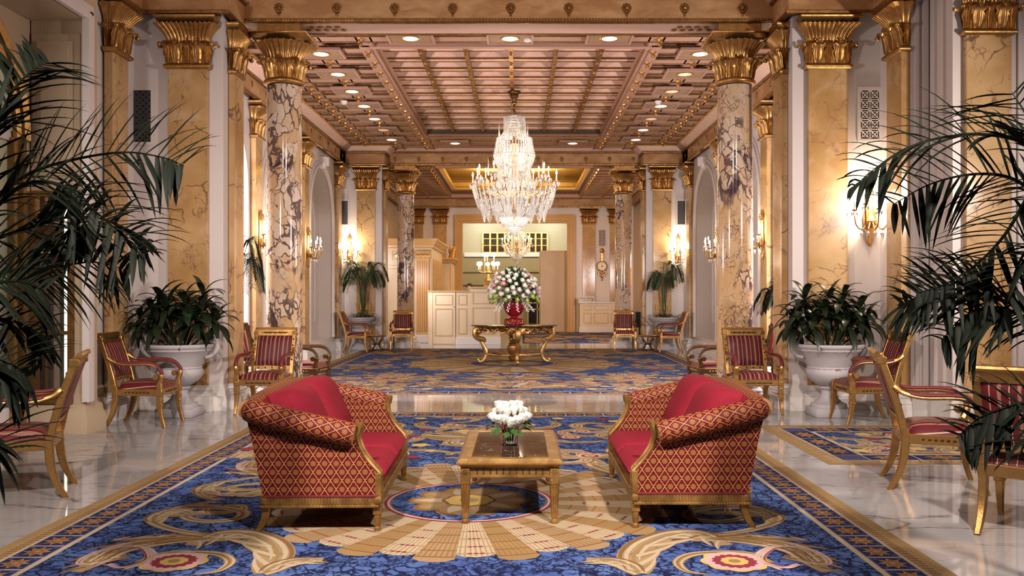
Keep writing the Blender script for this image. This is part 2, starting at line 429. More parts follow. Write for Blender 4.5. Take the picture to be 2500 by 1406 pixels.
# --- piers (cross walls that carry the column screens)
for s,nm in ((-1,'left'),(1,'right')):
    for k,oy in enumerate((0,S2)):
        m=MB(); a,b=sorted((X(3.47,s),X(5.05,s)))
        m.box(a,b,10.74+oy,11.46+oy,0,5.62)
        struct('wall_%s_pier'%nm,m,'plaster')
        # marble base along pier
        m=MB(); m.run([(0,0),(.05,0),(.05,.17),(.035,.20),(.03,.25),(.012,.27),(.012,.3),(0,.31)], [(X(4.54,s),10.74+oy),(X(3.47,s),10.74+oy),(X(3.47,s),11.46+oy),(X(4.54,s),11.46+oy)], right=(s<0))
        struct('baseboard_%s_pier'%nm,m,'marble_white')
        entab('trim_%s_pier'%nm,[(X(4.42,s),9.0+oy if k==0 else 22.3),(X(4.42,s),10.62+oy),(X(3.40,s),10.62+oy),(X(3.40,s),11.30+oy)],right=(s<0))
for k,oy in enumerate((0,S2)):
    x0,x1=X(3.40,-1),X(3.40,1)
    m=MB(); ms=['ceil_pink','gold_dark','plaster']; m.box(x0,x1,11.30+oy,11.82+oy,4.905,5.62); m.mi=1
    m.box(x0,x1,11.285+oy,11.33+oy,4.89,4.905); m.box(x0,x1,11.79+oy,11.835+oy,4.89,4.905)
    bm_=struct('trim_beam',m,ms)
    m=MB(); ms=[]
    for mt,pr in ENT:
        if mt not in ms: ms.append(mt)
        m.mi=ms.index(mt)
        m.run([(o,z+.11) for o,z in pr if True],[(x0,11.30+oy),(x1,11.30+oy)],right=True)
        m.run([(o,z+.11) for o,z in pr if True],[(x1,11.82+oy),(x0,11.82+oy)],right=True)
    e=struct('trim_beam_moulding',m,ms)
    beads('bead_row',[((x0,11.245+oy,0),(x1,11.245+oy,0))],5.235,.022,.05,'gold',e)
    beads('bead_row',[((x0,11.245+oy,0),(x1,11.245+oy,0))],4.925,.015,.04,'gold',e)
    if k==0:
        for i in range(-4,5): rosette((XC+.03+i*.742,11.275,5.08),0,e,.98)
    else:
        for i in range(-5,6):
            if abs(i)!=99: rosette((XC+i*.64,11.275+oy,5.07),0,e,.85)
    # gilt clusters at both soffit ends
    m=MB()
    for sx in (-1,1):
        for q in range(9): m.sphere((XC+sx*(2.62-.055*q),11.56+oy+.06*(-1)**q,4.9),.045,6,4,(1,1,.4))
    mk('soffit_ornament',m,'gold_dark',e)

# --- nave and third-bay side walls with arched recesses
def arch_wall(name,s,y0,y1,arches,h=4.54,z1=5.62):
    m=MB(); xw=X(h,s); xb=X(h+.34,s); ys=y0
    for (yc,hw,zs,zb) in arches:
        N=18
        m.mi=0
        arc=[(yc+hw*cos(pi-pi*i/N), zs+hw*sin(pi*i/N)) for i in range(N+1)]
        m.add([(xw,ys,0),(xw,yc-hw,0),(xw,yc-hw,z1),(xw,ys,z1)],[(0,1,2,3)])
        m.add([(xw,yc-hw,0),(xw,yc+hw,0),(xw,yc+hw,zb),(xw,yc-hw,zb)],[(0,1,2,3)])
        for i in range(N):
            (a,za),(b,zb_)=arc[i],arc[i+1]
            m.add([(xw,a,za),(xw,b,zb_),(xw,b,z1),(xw,a,z1)],[(0,1,2,3)])
        if True:
            out=[(yc-hw,zb)]+arc+[(yc+hw,zb)]
            m.mi=1
            for i in range(len(out)):
                a=out[i]; b=out[(i+1)%len(out)]
                m.add([(xw,a[0],a[1]),(xw,b[0],b[1]),(xb,b[0],b[1]),(xb,a[0],a[1])],[(0,1,2,3)])
            m.mi=2
            m.add([(xb,p[0],p[1]) for p in out],[tuple(range(len(out)))])
            # relief panel in the recess
        ys=yc+hw
    m.mi=0
    m.add([(xw,ys,0),(xw,y1,0),(xw,y1,z1),(xw,ys,z1)],[(0,1,2,3)])
    m.add([(xb+.02*s,y0,0),(xb+.02*s,y1,0),(xb+.02*s,y1,z1),(xb+.02*s,y0,z1)],[(0,1,2,3)])
    return struct(name,m,['plaster','panel_pale','panel_pale'])
ARCH=[(13.75,1.25,3.2,.36),(17.27,1.25,3.2,.36),(20.77,1.25,3.2,.36)]
for s,nm in ((-1,'left'),(1,'right')):
    w=arch_wall('wall_'+nm,s,11.46,23.12,ARCH)
    m=MB()
    for (yc,hw,zs,zb) in ARCH:
        N=20; xw=X(4.54,s)
        for i in range(N+1):
            pass
        path=[(yc-hw,zb)]+[(yc+hw*cos(pi-pi*i/N), zs+hw*sin(pi*i/N)) for i in range(N+1)]+[(yc+hw,zb)]
        m.tube([(xw-s*.02,a,z) for a,z in path],.045,6)
        m.tube([(xw-s*.01,yc+(a-yc)*1.09,zs+(z-zs)*1.09 if z>zs else z) for a,z in path],.025,6)
        # tall moulded panel inside
        q=.62; pb=[(yc+(a-yc)*q,zs-.15+(z-zs)*q if z>zs else max(z,.75)) for a,z in path]
        m.tube([(X(4.875,s),a,z) for a,z in pb+[pb[0]]],.022,5)
        # scroll keystone
        m.mi=0
        m.add(*[[(xw-s*.0,yc-.1,zs+hw-.06),(xw-s*.12,yc-.1,zs+hw-.04),(xw-s*.16,yc-.13,zs+hw+.2),(xw,yc-.13,zs+hw+.2),(xw,yc+.1,zs+hw-.06),(xw-s*.12,yc+.1,zs+hw-.04),(xw-s*.16,yc+.13,zs+hw+.2),(xw,yc+.13,zs+hw+.2)],[(0,1,2,3),(4,7,6,5),(0,4,5,1),(1,5,6,2),(2,6,7,3)]])
        m.lathe([(.0,-.1),(.05,-.1),(.05,.1),(.0,.1)],10,(xw-s*.15,yc,zs+hw+.1))
    struct('trim_%s_arches'%nm,m,'plaster')
    m=MB(); m.run([(0,0),(.05,0),(.05,.17),(.035,.20),(.03,.25),(.012,.27),(0,.31)],[(X(4.54,s),11.46),(X(4.54,s),23.12)],right=(s<0)); struct('baseboard_'+nm,m,'marble_white')
    e=entab('trim_%s_cornice'%nm,[(X(4.42,s),11.46),(X(4.42,s),23.0)],right=(s<0))
    for i in range(13): rosette((X(4.40,s),12.4+i*.85,5.0),-s*pi/2+pi if s>0 else pi/2,e,.8)
    beads('bead_row',[((X(4.37,s),11.9,0),(X(4.37,s),22.9,0))],5.142,.016,.06,'gold_dark',e)
    # third bay side wall
    m=MB(); a,b=sorted((X(4.54,s),X(4.9,s))); m.box(a,b,23.84,34,0,5.62); struct('wall_%s_bay'%nm,m,'plaster_cream')
    entab('trim_%s_bay'%nm,[(X(4.42,s),24.2),(X(4.42,s),33.86)],right=(s<0))

# --- back wall with the tall opening, room behind it
yb=34.0
m=MB(); m.box(X(4.9,-1),-2.20,yb,yb+.3,0,5.62); m.box(1.85,X(4.9,1),yb,yb+.3,0,5.62); m.box(-2.2,1.85,yb,yb+.3,4.20,5.62)
struct('wall_back',m,'plaster')
m=MB()
def frame_xz(m,x0,x1,z0,z1,y,prof,floor=True):
    # casing swept round an opening: left post, head, right post; prof is (outwards, forwards)
    for (o0,o1,d) in prof:
        m.box(x0-o1,x0-o0,y-d,y,z0,z1+o1); m.box(x1+o0,x1+o1,y-d,y,z0,z1+o1); m.box(x0-o0,x1+o0,y-d,y,z1+o0,z1+o1)
m.mi=0; frame_xz(m,-2.2,1.85,0,4.20,yb,[(0,.08,.03),(.08,.22,.07),(.22,.30,.11)]); struct('trim_opening',m,'wood_tan')
entab('trim_back_cornice',[(X(4.42,-1),yb-.12),(X(4.42,1),yb-.12)],right=True)
m=MB(); m.box(-3.6,-3.2,34.3,42,0,5.6); m.box(2.6,3.0,34.3,42,0,5.6); struct('wall_rear_sides',m,'plaster_cream')
m=MB(); m.box(-3.6,3.0,42,42.2,0,5.6)
struct('wall_rear',m,'plaster_cream')
m=MB(); m.box(-3.2,2.6,41.6,42,0,3.2); m.box(-3.2,2.6,41.5,41.6,2.5,2.6); m.box(-3.2,2.6,41.5,41.6,1.9,1.96); struct('wall_rear_dado',m,'dado_tan')
m=MB(); m.box(.82,1.86,34.4,36.5,0,3.15); struct('wall_rear_lobby',m,'plaster_cream')
m=MB(); m.box(-3.6,3.0,34.3,42.2,5.5,5.6); struct('ceiling_rear',m,'plaster')

# --- front lobby walls
m=MB(); m.box(-4.98,-4.41,-3.6,8.98,4.2,5.62); struct('wall_front_left_head',m,'plaster_cream')
m=MB(); m.box(-5.2,-4.70,9.2,10.74,0,5.62); struct('wall_front_left_bay',m,'plaster')
m=MB(); m.box(-4.98,-4.41,8.98,9.2,0,5.62)
struct('wall_front_left',m,'plaster_cream')
m=MB()
for (x0,x1,d) in ((-4.70,-4.66,0),):
    for (ya,yb_,t) in ((9.24,9.32,.05),(9.34,9.40,.03),(9.72,9.76,.025)): m.box(-4.70,-4.70+t,ya,yb_,.32,5.2)
for (ya,t) in ((8.98,.05),): m.box(-4.42,-4.40+t,8.9,8.99,0.32,4.25)
m.box(-4.42,-4.36,-3.6,8.99,4.2,4.27); m.box(-4.42,-4.38,-3.6,9.06,4.27,4.36); m.box(-4.42,-4.38,8.99,9.08,.32,4.3)
struct('trim_front_left',m,'plaster')
m=MB(); m.run([(0,0),(.10,0),(.10,.16),(.08,.20),(.07,.27),(.03,.30),(.02,.38),(0,.40)],[(-4.98,8.98),(-4.46,8.98),(-4.46,9.2),(-4.70,9.2),(-4.70,10.7)],right=True); struct('baseboard_front_left',m,'plaster_cream')
# panelled jamb and arched shop front
m=MB(); m.box(-4.96,-4.47,8.955,8.98,2.62,4.06); m.box(-4.90,-4.53,8.935,8.955,2.70,3.98); m.box(-4.85,-4.58,8.92,8.935,2.78,3.90); struct('trim_jamb',m,'plaster_cream')
m=MB(); N=20; yc,r,zs=7.5,1.36,2.95
def shop(m,x):
    m.add([(x,-3.6,0),(x,yc-r,0),(x,yc-r,4.3),(x,-3.6,4.3)],[(0,1,2,3)]); m.add([(x,yc+r,0),(x,8.98,0),(x,8.98,4.3),(x,yc+r,4.3)],[(0,1,2,3)])
    for i in range(N):
        a=(yc+r*cos(pi*i/N),zs+r*sin(pi*i/N)); b=(yc+r*cos(pi*(i+1)/N),zs+r*sin(pi*(i+1)/N))
        m.add([(x,a[0],a[1]),(x,b[0],b[1]),(x,b[0],5.2),(x,a[0],5.2)],[(0,1,2,3)])
shop(m,-4.99); struct('wall_shop_front',m,'plaster_cream')
m=MB()
for rr,t in ((r-.02,.06),(r-.16,.045)): m.tube([(-4.96,yc+rr*cos(pi*i/24),zs+rr*sin(pi*i/24)) for i in range(25)]+[],t,6)
for q in (yc+r-.04,yc+r-.2): m.box(-5.02,-4.95,q-.03,q+.03,0,zs)
o=struct('trim_shop_arch',m,'gold')
m=MB(); m.box(-5.06,-5.0,8.30,8.42,0,3.0); m.box(-5.06,-5.0,6.4,6.5,0,3.0); m.box(-5.06,-5.0,5.9,8.7,2.92,3.02); m.box(-5.06,-5.0,5.9,8.7,.0,.3); struct('window_1',m,'plaster')
m=MB(); m.box(-5.05,-5.04,6.1,8.9,.3,4.4); struct('window_1_glass',m,'glass_thin')
m=MB(); m.box(-7.0,-6.9,-3.6,10.74,0,5.6); struct('wall_shop_back',m,'plaster_cream')
m=MB(); m.box(-6.9,-5.1,9.2,9.3,0,5.6); struct('wall_shop_side',m,'plaster_cream')
# right: wall beside the pier, then the pier of the next bay
m=MB(); m.box(X(4.54,1),4.60,9.9,10.74,0,5.62); struct('wall_front_right',m,'plaster'); m=MB(); m.box(4.60,8.0,9.35,10.74,0,5.62); struct('wall_front_right_pier',m,'plaster'); m=MB(); m.box(7.6,8.0,-3.6,9.35,0,5.62); struct('wall_front_right_side',m,'plaster')
m=MB()
for (xa,xb,t) in ((4.44,4.48,.03),(4.52,4.58,.045)): m.box(xa,xb,9.9-t,9.9,.32,5.2)
for (ya,yb_,t) in ((9.36,9.42,.0),(9.5,9.56,.03),(9.7,9.8,.03)):
    if t: m.box(4.60-t,4.60,ya,yb_,.32,5.2)
for (xa,xb,t) in ((5.28,5.34,.03),(5.42,5.46,.02)): m.box(xa,xb,9.35-t,9.35,.32,5.2)
struct('trim_front_right',m,'plaster')
m=MB(); m.run([(0,0),(.05,0),(.05,.17),(.035,.20),(.03,.25),(.012,.27),(0,.31)],[(7.6,9.35),(4.60,9.35),(4.60,9.9),(4.4,9.9)],right=False); struct('baseboard_front_right',m,'marble_white')
entab('trim_front_right_cornice',[(7.6,9.23),(4.48,9.23),(4.48,9.78),(4.40,9.78)],right=False)
m=MB(); m.box(-7,8,-3.8,-3.6,0,5.62); struct('wall_front',m,'plaster')
m=MB(); m.box(-7,8,-3.8,11.3,5.62,5.72); struct('ceiling_front',m,'plaster')

# --- capitals
def leaf(m,fr,w,h,curl=.08,lob=3):         # acanthus leaf; fr(out,side,z)->3D
    pr=[(0,0),(.012,.25*h),(.02,.5*h),(.035,.74*h),(.035+curl*.5,.93*h),(.035+curl,1.0*h),(.035+curl*1.25,.93*h),(.035+curl*1.1,.84*h)]
    ws=[.62,.85,1.0,.86,.97,.8,.55,.3]
    vs=[];fs=[];nc=15
    for j,(o,z) in enumerate(pr):
        for i in range(nc):
            q=(i/(nc-1)-.5)*2; ribs=.010*(1-abs(q))+(.008 if i%2==1 else 0)+(.010 if i==7 else 0)
            wj=ws[j]*(1.0 if j%2==0 or abs(q)<.7 else .74)
            vs.append(fr(o+ribs-.012*abs(q),q*w*.5*wj,z))
    for j in range(len(pr)-1):
        for i in range(nc-1):
            a=j*nc+i; fs.append((a,a+1,a+nc+1,a+nc))
    m.add(vs,fs)
def bell(z): # flare of the fluted upper bell, z 0..1
    return .012+.125*(z**2.2)
def cap_column(R):
    m=MB()
    m.lathe([(R-.02,-.02),(R+.02,-.02),(R+.045,.0),(R+.05,.02),(R+.03,.045),(R+.005,.055),(R,.06)],36)
    def md(t,z): return 0
    m.lathe([(R-.01,.05),(R-.005,.2),(R+.0,.30)],36)
    rings=[]; nf=26
    for j in range(9):
        u=j/8; z=.27+.235*u
        rings.append([((R+bell(u)+.022*abs(cos(nf*a/2))**.6*(.4+.6*u))*cos(a),(R+bell(u)+.022*abs(cos(nf*a/2))**.6*(.4+.6*u))*sin(a),z) for a in [2*pi*i/(nf*6) for i in range(nf*6)]])
    m.loft(rings)
    for k in range(nf): # lip beads
        a=2*pi*(k+.5)/nf; m.sphere(((R+.135)*cos(a),(R+.135)*sin(a),.508),.017,5,3)
    for k in range(8):
        a=2*pi*(k+.5)/8
        leaf(m,lambda o,sd,z,a=a:((R+.0+o)*cos(a)-sd*sin(a),(R+.0+o)*sin(a)+sd*cos(a),.055+z),.19,.225,.06)
        b=2*pi*k/8
        leaf(m,lambda o,sd,z,a=b:((R-.006+o)*cos(a)-sd*sin(a),(R-.006+o)*sin(a)+sd*cos(a),.06+z),.12,.25,.05)
        for q in range(5):
            c=2*pi*q/5; m.sphere(((R+.075)*cos(b)-.02*cos(c)*sin(b),(R+.075)*sin(b)+.02*cos(c)*cos(b),.305+.02*sin(c)),.013,5,3)
    # abacus
    def sq(q,z): return [(-q,-q,z),(q,-q,z),(q,q,z),(-q,q,z)]
    B=R+.055
    m.loft([sq(B,.50),sq(B+.03,.515),sq(B+.035,.53),sq(B+.05,.535),sq(B+.09,.575),sq(B+.10,.585),sq(B+.10,.605),sq(B+.06,.605),sq(B+.0,.61),sq(B,.725)],caps=True)
    return m
def cap_pilaster(a,b,k=1.0):
    m=MB()
    def ring(o,z,fl=0,n=12,d=1e-4):
        pts=[]
        segs=[((-a-o,0),(-a-o,-b-o),(-1,0)),((-a-o,-b-o),(a+o,-b-o),(0,-1)),((a+o,-b-o),(a+o,0),(1,0))]
        for si,(p,q,nn) in enumerate(segs):
            cnt=(2,n,2)[si]*6
            for i in range(cnt):
                t=i/cnt; f=fl*abs(sin(pi*t*cnt/6))**.6
                pts.append((p[0]+(q[0]-p[0])*t+nn[0]*f,p[1]+(q[1]-p[1])*t+nn[1]*f,z))
        pts.append((a+o,0,z)); return pts
    L=lambda prof: m.loft([ring(o*k,z) for o,z in prof],closed=False)
    L([(0,-.02),(.02,-.02),(.045,.0),(.045,.025),(.02,.045),(.0,.055)])
    L([(-.004,.05),(-.0,.3)])
    m.loft([ring((bell(j/8)-.01)*k,.27+.235*j/8,.022*(.4+.6*j/8)) for j in range(9)],closed=False)
    for i in range(12):
        x=-a-.10+(2*a+.20)*(i+.5)/12; m.sphere((x,-b-.132*k,.506),.018,5,3)
    def lf(x,w,h,c):
        leaf(m,lambda o,sd,z:(x+sd,-b-o,.055+z),w,h,c)
    for x in (-a*.55,a*.55): lf(x,.20,.225,.06)
    for x in (-a*1.0,0,a*1.0): lf(x,.12,.25,.045)
    for sx in (-1,1):
        leaf(m,lambda o,sd,z:(sx*(a+o),-b*.5+sd,.055+z),b*.9,.225,.06)
        m.sphere((sx*(a+.075),-b-.075,.265),.03,6,4)
        for q in range(5): m.sphere((sx*a*.55+.02*cos(2*pi*q/5),-b-.085,.31+.02*sin(2*pi*q/5)),.013,5,3)
    L([(.04,.50),(.07,.515),(.075,.53),(.09,.535),(.125,.575),(.135,.585),(.135,.605),(.05,.605),(.05,.62),(.03,.64)])
    m.loft([[(x,y,.5) for x,y,z in ring(.04*k,0)],[(x,y*.01,.5) for x,y,z in ring(.04*k,0)]],closed=False)
    m.loft([[(x,y,.605) for x,y,z in ring(.135*k,0)],[(x,y*.01,.605) for x,y,z in ring(.135*k,0)]],closed=False)
    return m
R0=.232
def make_column():
    t=thing('marble_column','x','column'); t['kind']='thing'
    m=MB(); pf=[(R0+.02,.30),(R0+.005,.33)]+[(R0+.003-.012*(i/12)**2,.33+3.8*i/12) for i in range(13)]; m.lathe(pf,40); mk('shaft',m,'marble_breccia',t)
    mk('capital',MBx(cap_column(R0-.012),(0,0,4.16)),'gold',t,ang=60)
    m=MB(); q=R0+.12; m.box(-q,q,-q,q,0,.13,.006); m.lathe([(q-.01,.13),(q,.15),(q,.17),(q-.02,.195),(q-.07,.205),(q-.075,.225),(q-.04,.24),(q-.035,.262),(q-.06,.285),(R0+.02,.30)],40); mk('plinth',m,'marble_white',t)
    return t
def MBx(m,off):
    m.v=[(x+off[0],y+off[1],z+off[2]) for x,y,z in m.v]; return m
c0=make_column()
COLS=[(-1,0,'left of the near pair of breccia columns, behind the left settee'),(1,0,'right of the near pair of breccia columns, behind the right settee'),
      (-1,S2,'far veined column on the left, beside the reception desk'),(1,S2,'far veined column on the right, near the wall clock')]
for i,(s,oy,l) in enumerate(COLS):
    o=c0 if i==0 else dup(c0); o.location=(XC+.012+s*2.957,11.56+oy,0); o.rotation_euler=(0,0,(0,pi/2,pi,pi*1.5)[i]*1.0); o['label']=l; o['group']='veined marble columns with gilt capitals'
PIL={}
def make_pil(a,b):
    t=thing('marble_pilaster','x','pilaster')
    m=MB(); m.box(-a+.012,a-.012,-b+.012,0,.30,4.15,.004); mk('shaft',m,'marble_yellow',t)
    mk('capital',MBx(cap_pilaster(a-.012,b-.012,.62 if a<.205 else 1),(0,0,4.16)),'gold',t,ang=60)
    m=MB(); m.run([(.06,0),(.06,.155),(.05,.165),(.055,.19),(.04,.215),(.02,.22),(.02,.24),(.035,.255),(.03,.28),(.01,.295),(-.01,.31)],[(-a,0),(-a,-b),(a,-b),(a,0)],right=True)
    mk('base',m,'marble_white',t); return t
def pil(x,y,rot,label,kind='A'):
    a,b={'A':(.25,.08),'B':(.20,.085),'N':(.21,.11)}[kind]
    if kind not in PIL: PIL[kind]=make_pil(a,b); o=PIL[kind]
    else: o=dup(PIL[kind])
    o.location=(x,y,0); o.rotation_euler=(0,0,rot); o['label']=label; o['group']='yellow marble pilasters with gilt capitals'; return o
for s,w in ((-1,'left'),(1,'right')):
    r=-s*pi/2
    near='behind the leafy urn' 
    pil(X(3.88,s),10.735,0,'front-facing yellow pilaster behind the near %s urn plant'%w,'A')
    pil(X(3.88,s),10.735+S2,0,'distant yellow pilaster behind the far %s potted palm'%w,'A')
    pil(X(3.465,s),11.10,r,'narrow yellow pilaster on the inner edge of the near %s pier'%w,'B')
    pil(X(3.465,s),11.10+S2,r,'narrow yellow pilaster on the inner edge of the far %s pier'%w,'B')
    pil(X(4.535,s)-(-s)*0,10.11,r,'yellow pilaster in the corner outside the near %s pier, beside the grille'%w,'N')
    for yy,l in ((15.5,'second hall pilaster along the %s wall, carrying a wall light'),(19.0,'third hall pilaster along the %s wall, carrying a wall light'),(22.5,'last hall pilaster along the %s wall, beside the far palm')):
        pil(X(4.535,s),yy,r,l%w,'N')
    pil(X(4.535,s),11.98,r,'hall pilaster hidden close behind the near %s pier'%w,'N')
    pil(-3.05 if s<0 else 2.68,33.995,0,'gilt-topped pilaster on the end wall, %s of the tall opening'%w,'A')
    pil(-3.95 if s<0 else 3.73,33.995,0,'outer pilaster on the end wall, half behind the far %s column'%w,'A')
pil(4.95,9.345,0,'yellow pilaster behind the right foreground palm','A')

# --- coffered ceiling of the hall
def coffers(y0,y1,tag_,lights=True,tray=None):
    z=5.30
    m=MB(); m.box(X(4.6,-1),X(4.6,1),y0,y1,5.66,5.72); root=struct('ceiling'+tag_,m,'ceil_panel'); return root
ceil=coffers(11.82,23.7,'')
HN=[.745*k for k in range(4)]+[3.02,3.79]
NODESX=sorted(set([XC+h for h in HN]+[XC-h for h in HN]))
ROWS=[12.755+.645*k for k in range(17)]   # row lines of beams
CY0,CY1=ROWS[2]-.15,ROWS[14]-.1 # centre field
CX=2.235
bm1=MB(); bm_gold=MB(); dk=MB(); bead=MB(); rib=MB(); pink=MB()
zb=5.30
def tbeam(x0,x1,yc,w,z0=zb,z1=5.52):
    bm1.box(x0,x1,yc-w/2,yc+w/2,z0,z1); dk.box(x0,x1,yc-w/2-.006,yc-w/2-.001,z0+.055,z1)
    for q in (-1,1):
        bm_gold.box(x0,x1,yc+q*w/2-.018,yc+q*w/2+.018,z0-.012,z0+.02)
for i,y in enumerate(ROWS):
    for (x0,x1) in ((XC-4.3,XC-CX),(XC+CX,XC+4.3)): tbeam(x0,x1,y,.30)
    if y<CY0 or y>CY1: tbeam(XC-CX,XC+CX,y,.30)
for y in ROWS[:-1]:
    yc=y+.3225
    segs=[]
    xs=[XC-4.3]+[q for q in NODESX]+[XC+4.3]
    for a,b in zip(xs[:-1],xs[1:]):
        if abs((a+b)/2-XC)<CX and CY0<yc<CY1: continue
        if b-a<.2: continue
        n=int((b-a-.2)/.075)
        for k in range(n):
            xx=a+.12+(b-a-.24)*(k+.5)/n
            bead.box(xx-.02,xx+.02,y+.455,y+.488,5.40,5.45)
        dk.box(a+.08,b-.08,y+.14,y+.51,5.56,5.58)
for h in (CX,3.02,3.79):
    for s in (-1,1):
        xc=X(h,s); bm1.box(xc-.11,xc+.11,11.84,23.6,zb+.01,5.52); bm_gold.box(xc-.125,xc-.095,11.84,23.6,zb,zb+.02); bm_gold.box(xc+.095,xc+.125,11.84,23.6,zb,zb+.02)
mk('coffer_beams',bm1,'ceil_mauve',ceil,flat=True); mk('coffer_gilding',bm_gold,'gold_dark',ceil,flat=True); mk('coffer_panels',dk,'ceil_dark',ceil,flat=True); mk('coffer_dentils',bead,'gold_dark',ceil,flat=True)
# centre field: rose panels, gilt cross bars, thin long ribs
pink.box(XC-CX,XC+CX,CY0,CY1,5.60,5.65)
pm=MB()
ny=12; dy=(CY1-CY0)/ny
for k in range(ny+1):
    y=CY0+dy*k
    pm.box(XC-CX,XC+CX,y-.085,y+.085,5.46,5.60); 
    for q in (-1,1): bm=rib.box(XC-CX,XC+CX,y+q*.085-.014,y+q*.085+.014,5.448,5.475)
mk('field_panels',pink,'ceil_pink',ceil,flat=True); mk('field_bars',pm,'ceil_pink',ceil,flat=True)
for k in range(-2,3):
    x=XC+.745*k; rib.box(x-.035,x+.035,CY0,CY1,5.40,5.60)
mk('field_ribs',rib,'gold_dark',ceil,flat=True)
m=MB()
for s in (-1,1): m.box(*sorted((X(CX-.02,s),X(CX+.14,s))),CY0-.1,CY1+.1,5.285,5.60)
m.box(XC-CX-.1,XC+CX+.1,CY1-.02,CY1+.1,5.29,5.60); m.box(XC-CX-.1,XC+CX+.1,CY0-.1,CY0+.02,5.29,5.60)
mk('field_border',m,'ceil_mauve',ceil,flat=True)
# bosses
bo=MB(); bo.lathe([(.012,-.11),(.03,-.105),(.035,-.08),(.022,-.06),(.045,-.045),(.05,-.015),(.06,0)],8)
BOSS=mk('boss',bo,'gold',ceil); BOSS.location=(X(CX,-1)-.05,ROWS[4],zb)
for h in (CX+.04,3.79):
    for s in (-1,1):
        for k,y in enumerate(ROWS[1:]):
            if (h,s,k)==(CX+.04,-1,3): continue
            o=BOSS.copy(); COL.objects.link(o); o.location=(X(h,s),y,zb)
for s in (-1,1):
    for k,y in enumerate(ROWS[1:]):
        if k%2==0:
            o=BOSS.copy(); COL.objects.link(o); o.location=(X(3.02,s),y,zb)
sb=MB()
for k in range(-2,3):
    for j in range(ny+1): sb.lathe([(.01,-.05),(.028,-.045),(.02,-.02),(.032,0)],6,(XC+.745*k,CY0+dy*j,5.40))
o=mk('field_bosses',sb,'gold',ceil); o['kind']='stuff'
# recessed lights on square panels
def downlight():
    t=thing('ceiling_light','x','ceiling light')
    m=MB(); m.box(-.33,.33,-.25,.25,.0,.045,.004); mk('panel',m,'ceil_panel',t)
    m=MB()
    for (a,b,c,d) in ((-.35,.35,-.27,-.235),(-.35,.35,.235,.27),(-.35,-.315,-.235,.235),(.315,.35,-.235,.235)): m.box(a,b,c,d,-.012,.03)
    mk('panel_border',m,'ceil_mauve',t)
    m=MB(); m.lathe([(.115,0),(.115,-.008),(.135,-.012),(.15,-.004),(.15,.0)],24,caps=False); mk('ring',m,'gold_light',t)
    m=MB(); m.lathe([(.001,-.004),(.116,-.004)],20,caps=False); mk('lamp_lens',m,'downlight',t); return t
dl=None
spots=[]
for j,s in ((0,-1),(1,1)):
    w='left' if s<0 else 'right'
    for k in range(8):
        y=ROWS[2+2*k]+0.0
        if y>23: continue
        spots.append((X(3.02,s),y,'%s recessed light of the %s side row, counted from the front beam'%(('first','second','third','fourth','fifth','sixth','seventh','eighth')[k],w),(k in (1,2,4) and s>0) or (k==5 and s<0)))
for h,w in ((-1.49,'left of centre'),(0,'in the centre'),(1.49,'right of centre')):
    spots.append((XC+h,13.2,'recessed light just behind the front beam, %s'%w,False))
for h,w in ((-1.49,'left of the chandelier'),(1.49,'right of the chandelier')):
    spots.append((XC+h,22.3,'recessed light at the far end of the hall ceiling, %s'%w,False))
dim=None
for i,(x,y,l,dm) in enumerate(spots):
    if dl is None: dl=downlight(); o=dl
    else: o=dup(dl)
    o.location=(x,y,zb-.05); o['label']=l; o['group']='recessed ceiling lights'
    if dm:
        for c in o.children:
            if c.name.startswith('lamp_lens'):
                if dim is None: dim=c.data.copy(); dim.materials.clear(); dim.materials.append(MAT['downlight_dim'])
                c.data=dim
# smoke detectors
sd=None
for (px,py,Y,l) in ((1288,93,13.25,'white round smoke detector beside the front centre light'),(840,229,17.6,'small white smoke detector on the left of the ceiling'),(1607,240,17.6,'small white smoke detector on the right of the ceiling')):
    p=P(px,py,Y)
    if sd is None:
        m=MB(); m.lathe([(.03,-.07),(.055,-.06),(.06,-.03),(.07,-.02),(.075,0)],14); sd=mk('smoke_detector',m,'sensor_white'); o=sd
    else: o=sd.copy(); COL.objects.link(o)
    o.location=(p.x,p.y,zb-.02); tag(o,l,'smoke detector')
# third bay ceiling with gilded tray
m=MB(); tx0,tx1,ty0,ty1=-2.45,2.15,26.2,32.0
for (a,b,c,d) in ((X(4.6,-1),tx0,24.2,34),(tx1,X(4.6,1),24.2,34),(tx0,tx1,24.2,ty0),(tx0,tx1,ty1,34)): m.box(a,b,c,d,5.30,5.36)
c3=struct('ceiling_bay',m,'ceil_panel')
m=MB(); g=MB(); bd=MB()
for k in range(15):
    y=24.4+.645*k
    for (a,b) in ((X(4.3,-1),tx0-.15),(tx1+.15,X(4.3,1))):
        m.box(a,b,y-.13,y+.13,5.18,5.3); g.box(a,b,y-.14,y-.11,5.17,5.2); g.box(a,b,y+.11,y+.14,5.17,5.2)
    for x in (tx0-.2,tx1+.2,tx0-1,tx1+1): bd.lathe([(.012,-.1),(.03,-.095),(.022,-.06),(.05,-.02),(.06,0)],7,(x,y,5.18))
mk('coffer_beams',m,'ceil_mauve',c3,flat=True); mk('coffer_gilding',g,'gold_dark',c3,flat=True); mk('bay_bosses',bd,'gold',c3)
m=MB(); m.run([(0,5.22),(.12,5.24),(.14,5.30),(.04,5.36),(.04,5.5),(-.14,5.52),(-.16,5.6),(-.36,5.75)],[(tx0,ty0),(tx0,ty1),(tx1,ty1),(tx1,ty0)],closed=True,right=True); mk('tray_moulding',m,'gilt_flat',c3)
m=MB(); m.box(tx0-.4,tx1+.4,ty0-.4,ty1+.4,5.75,5.8); mk('tray_panel',m,'gilt_flat',c3)
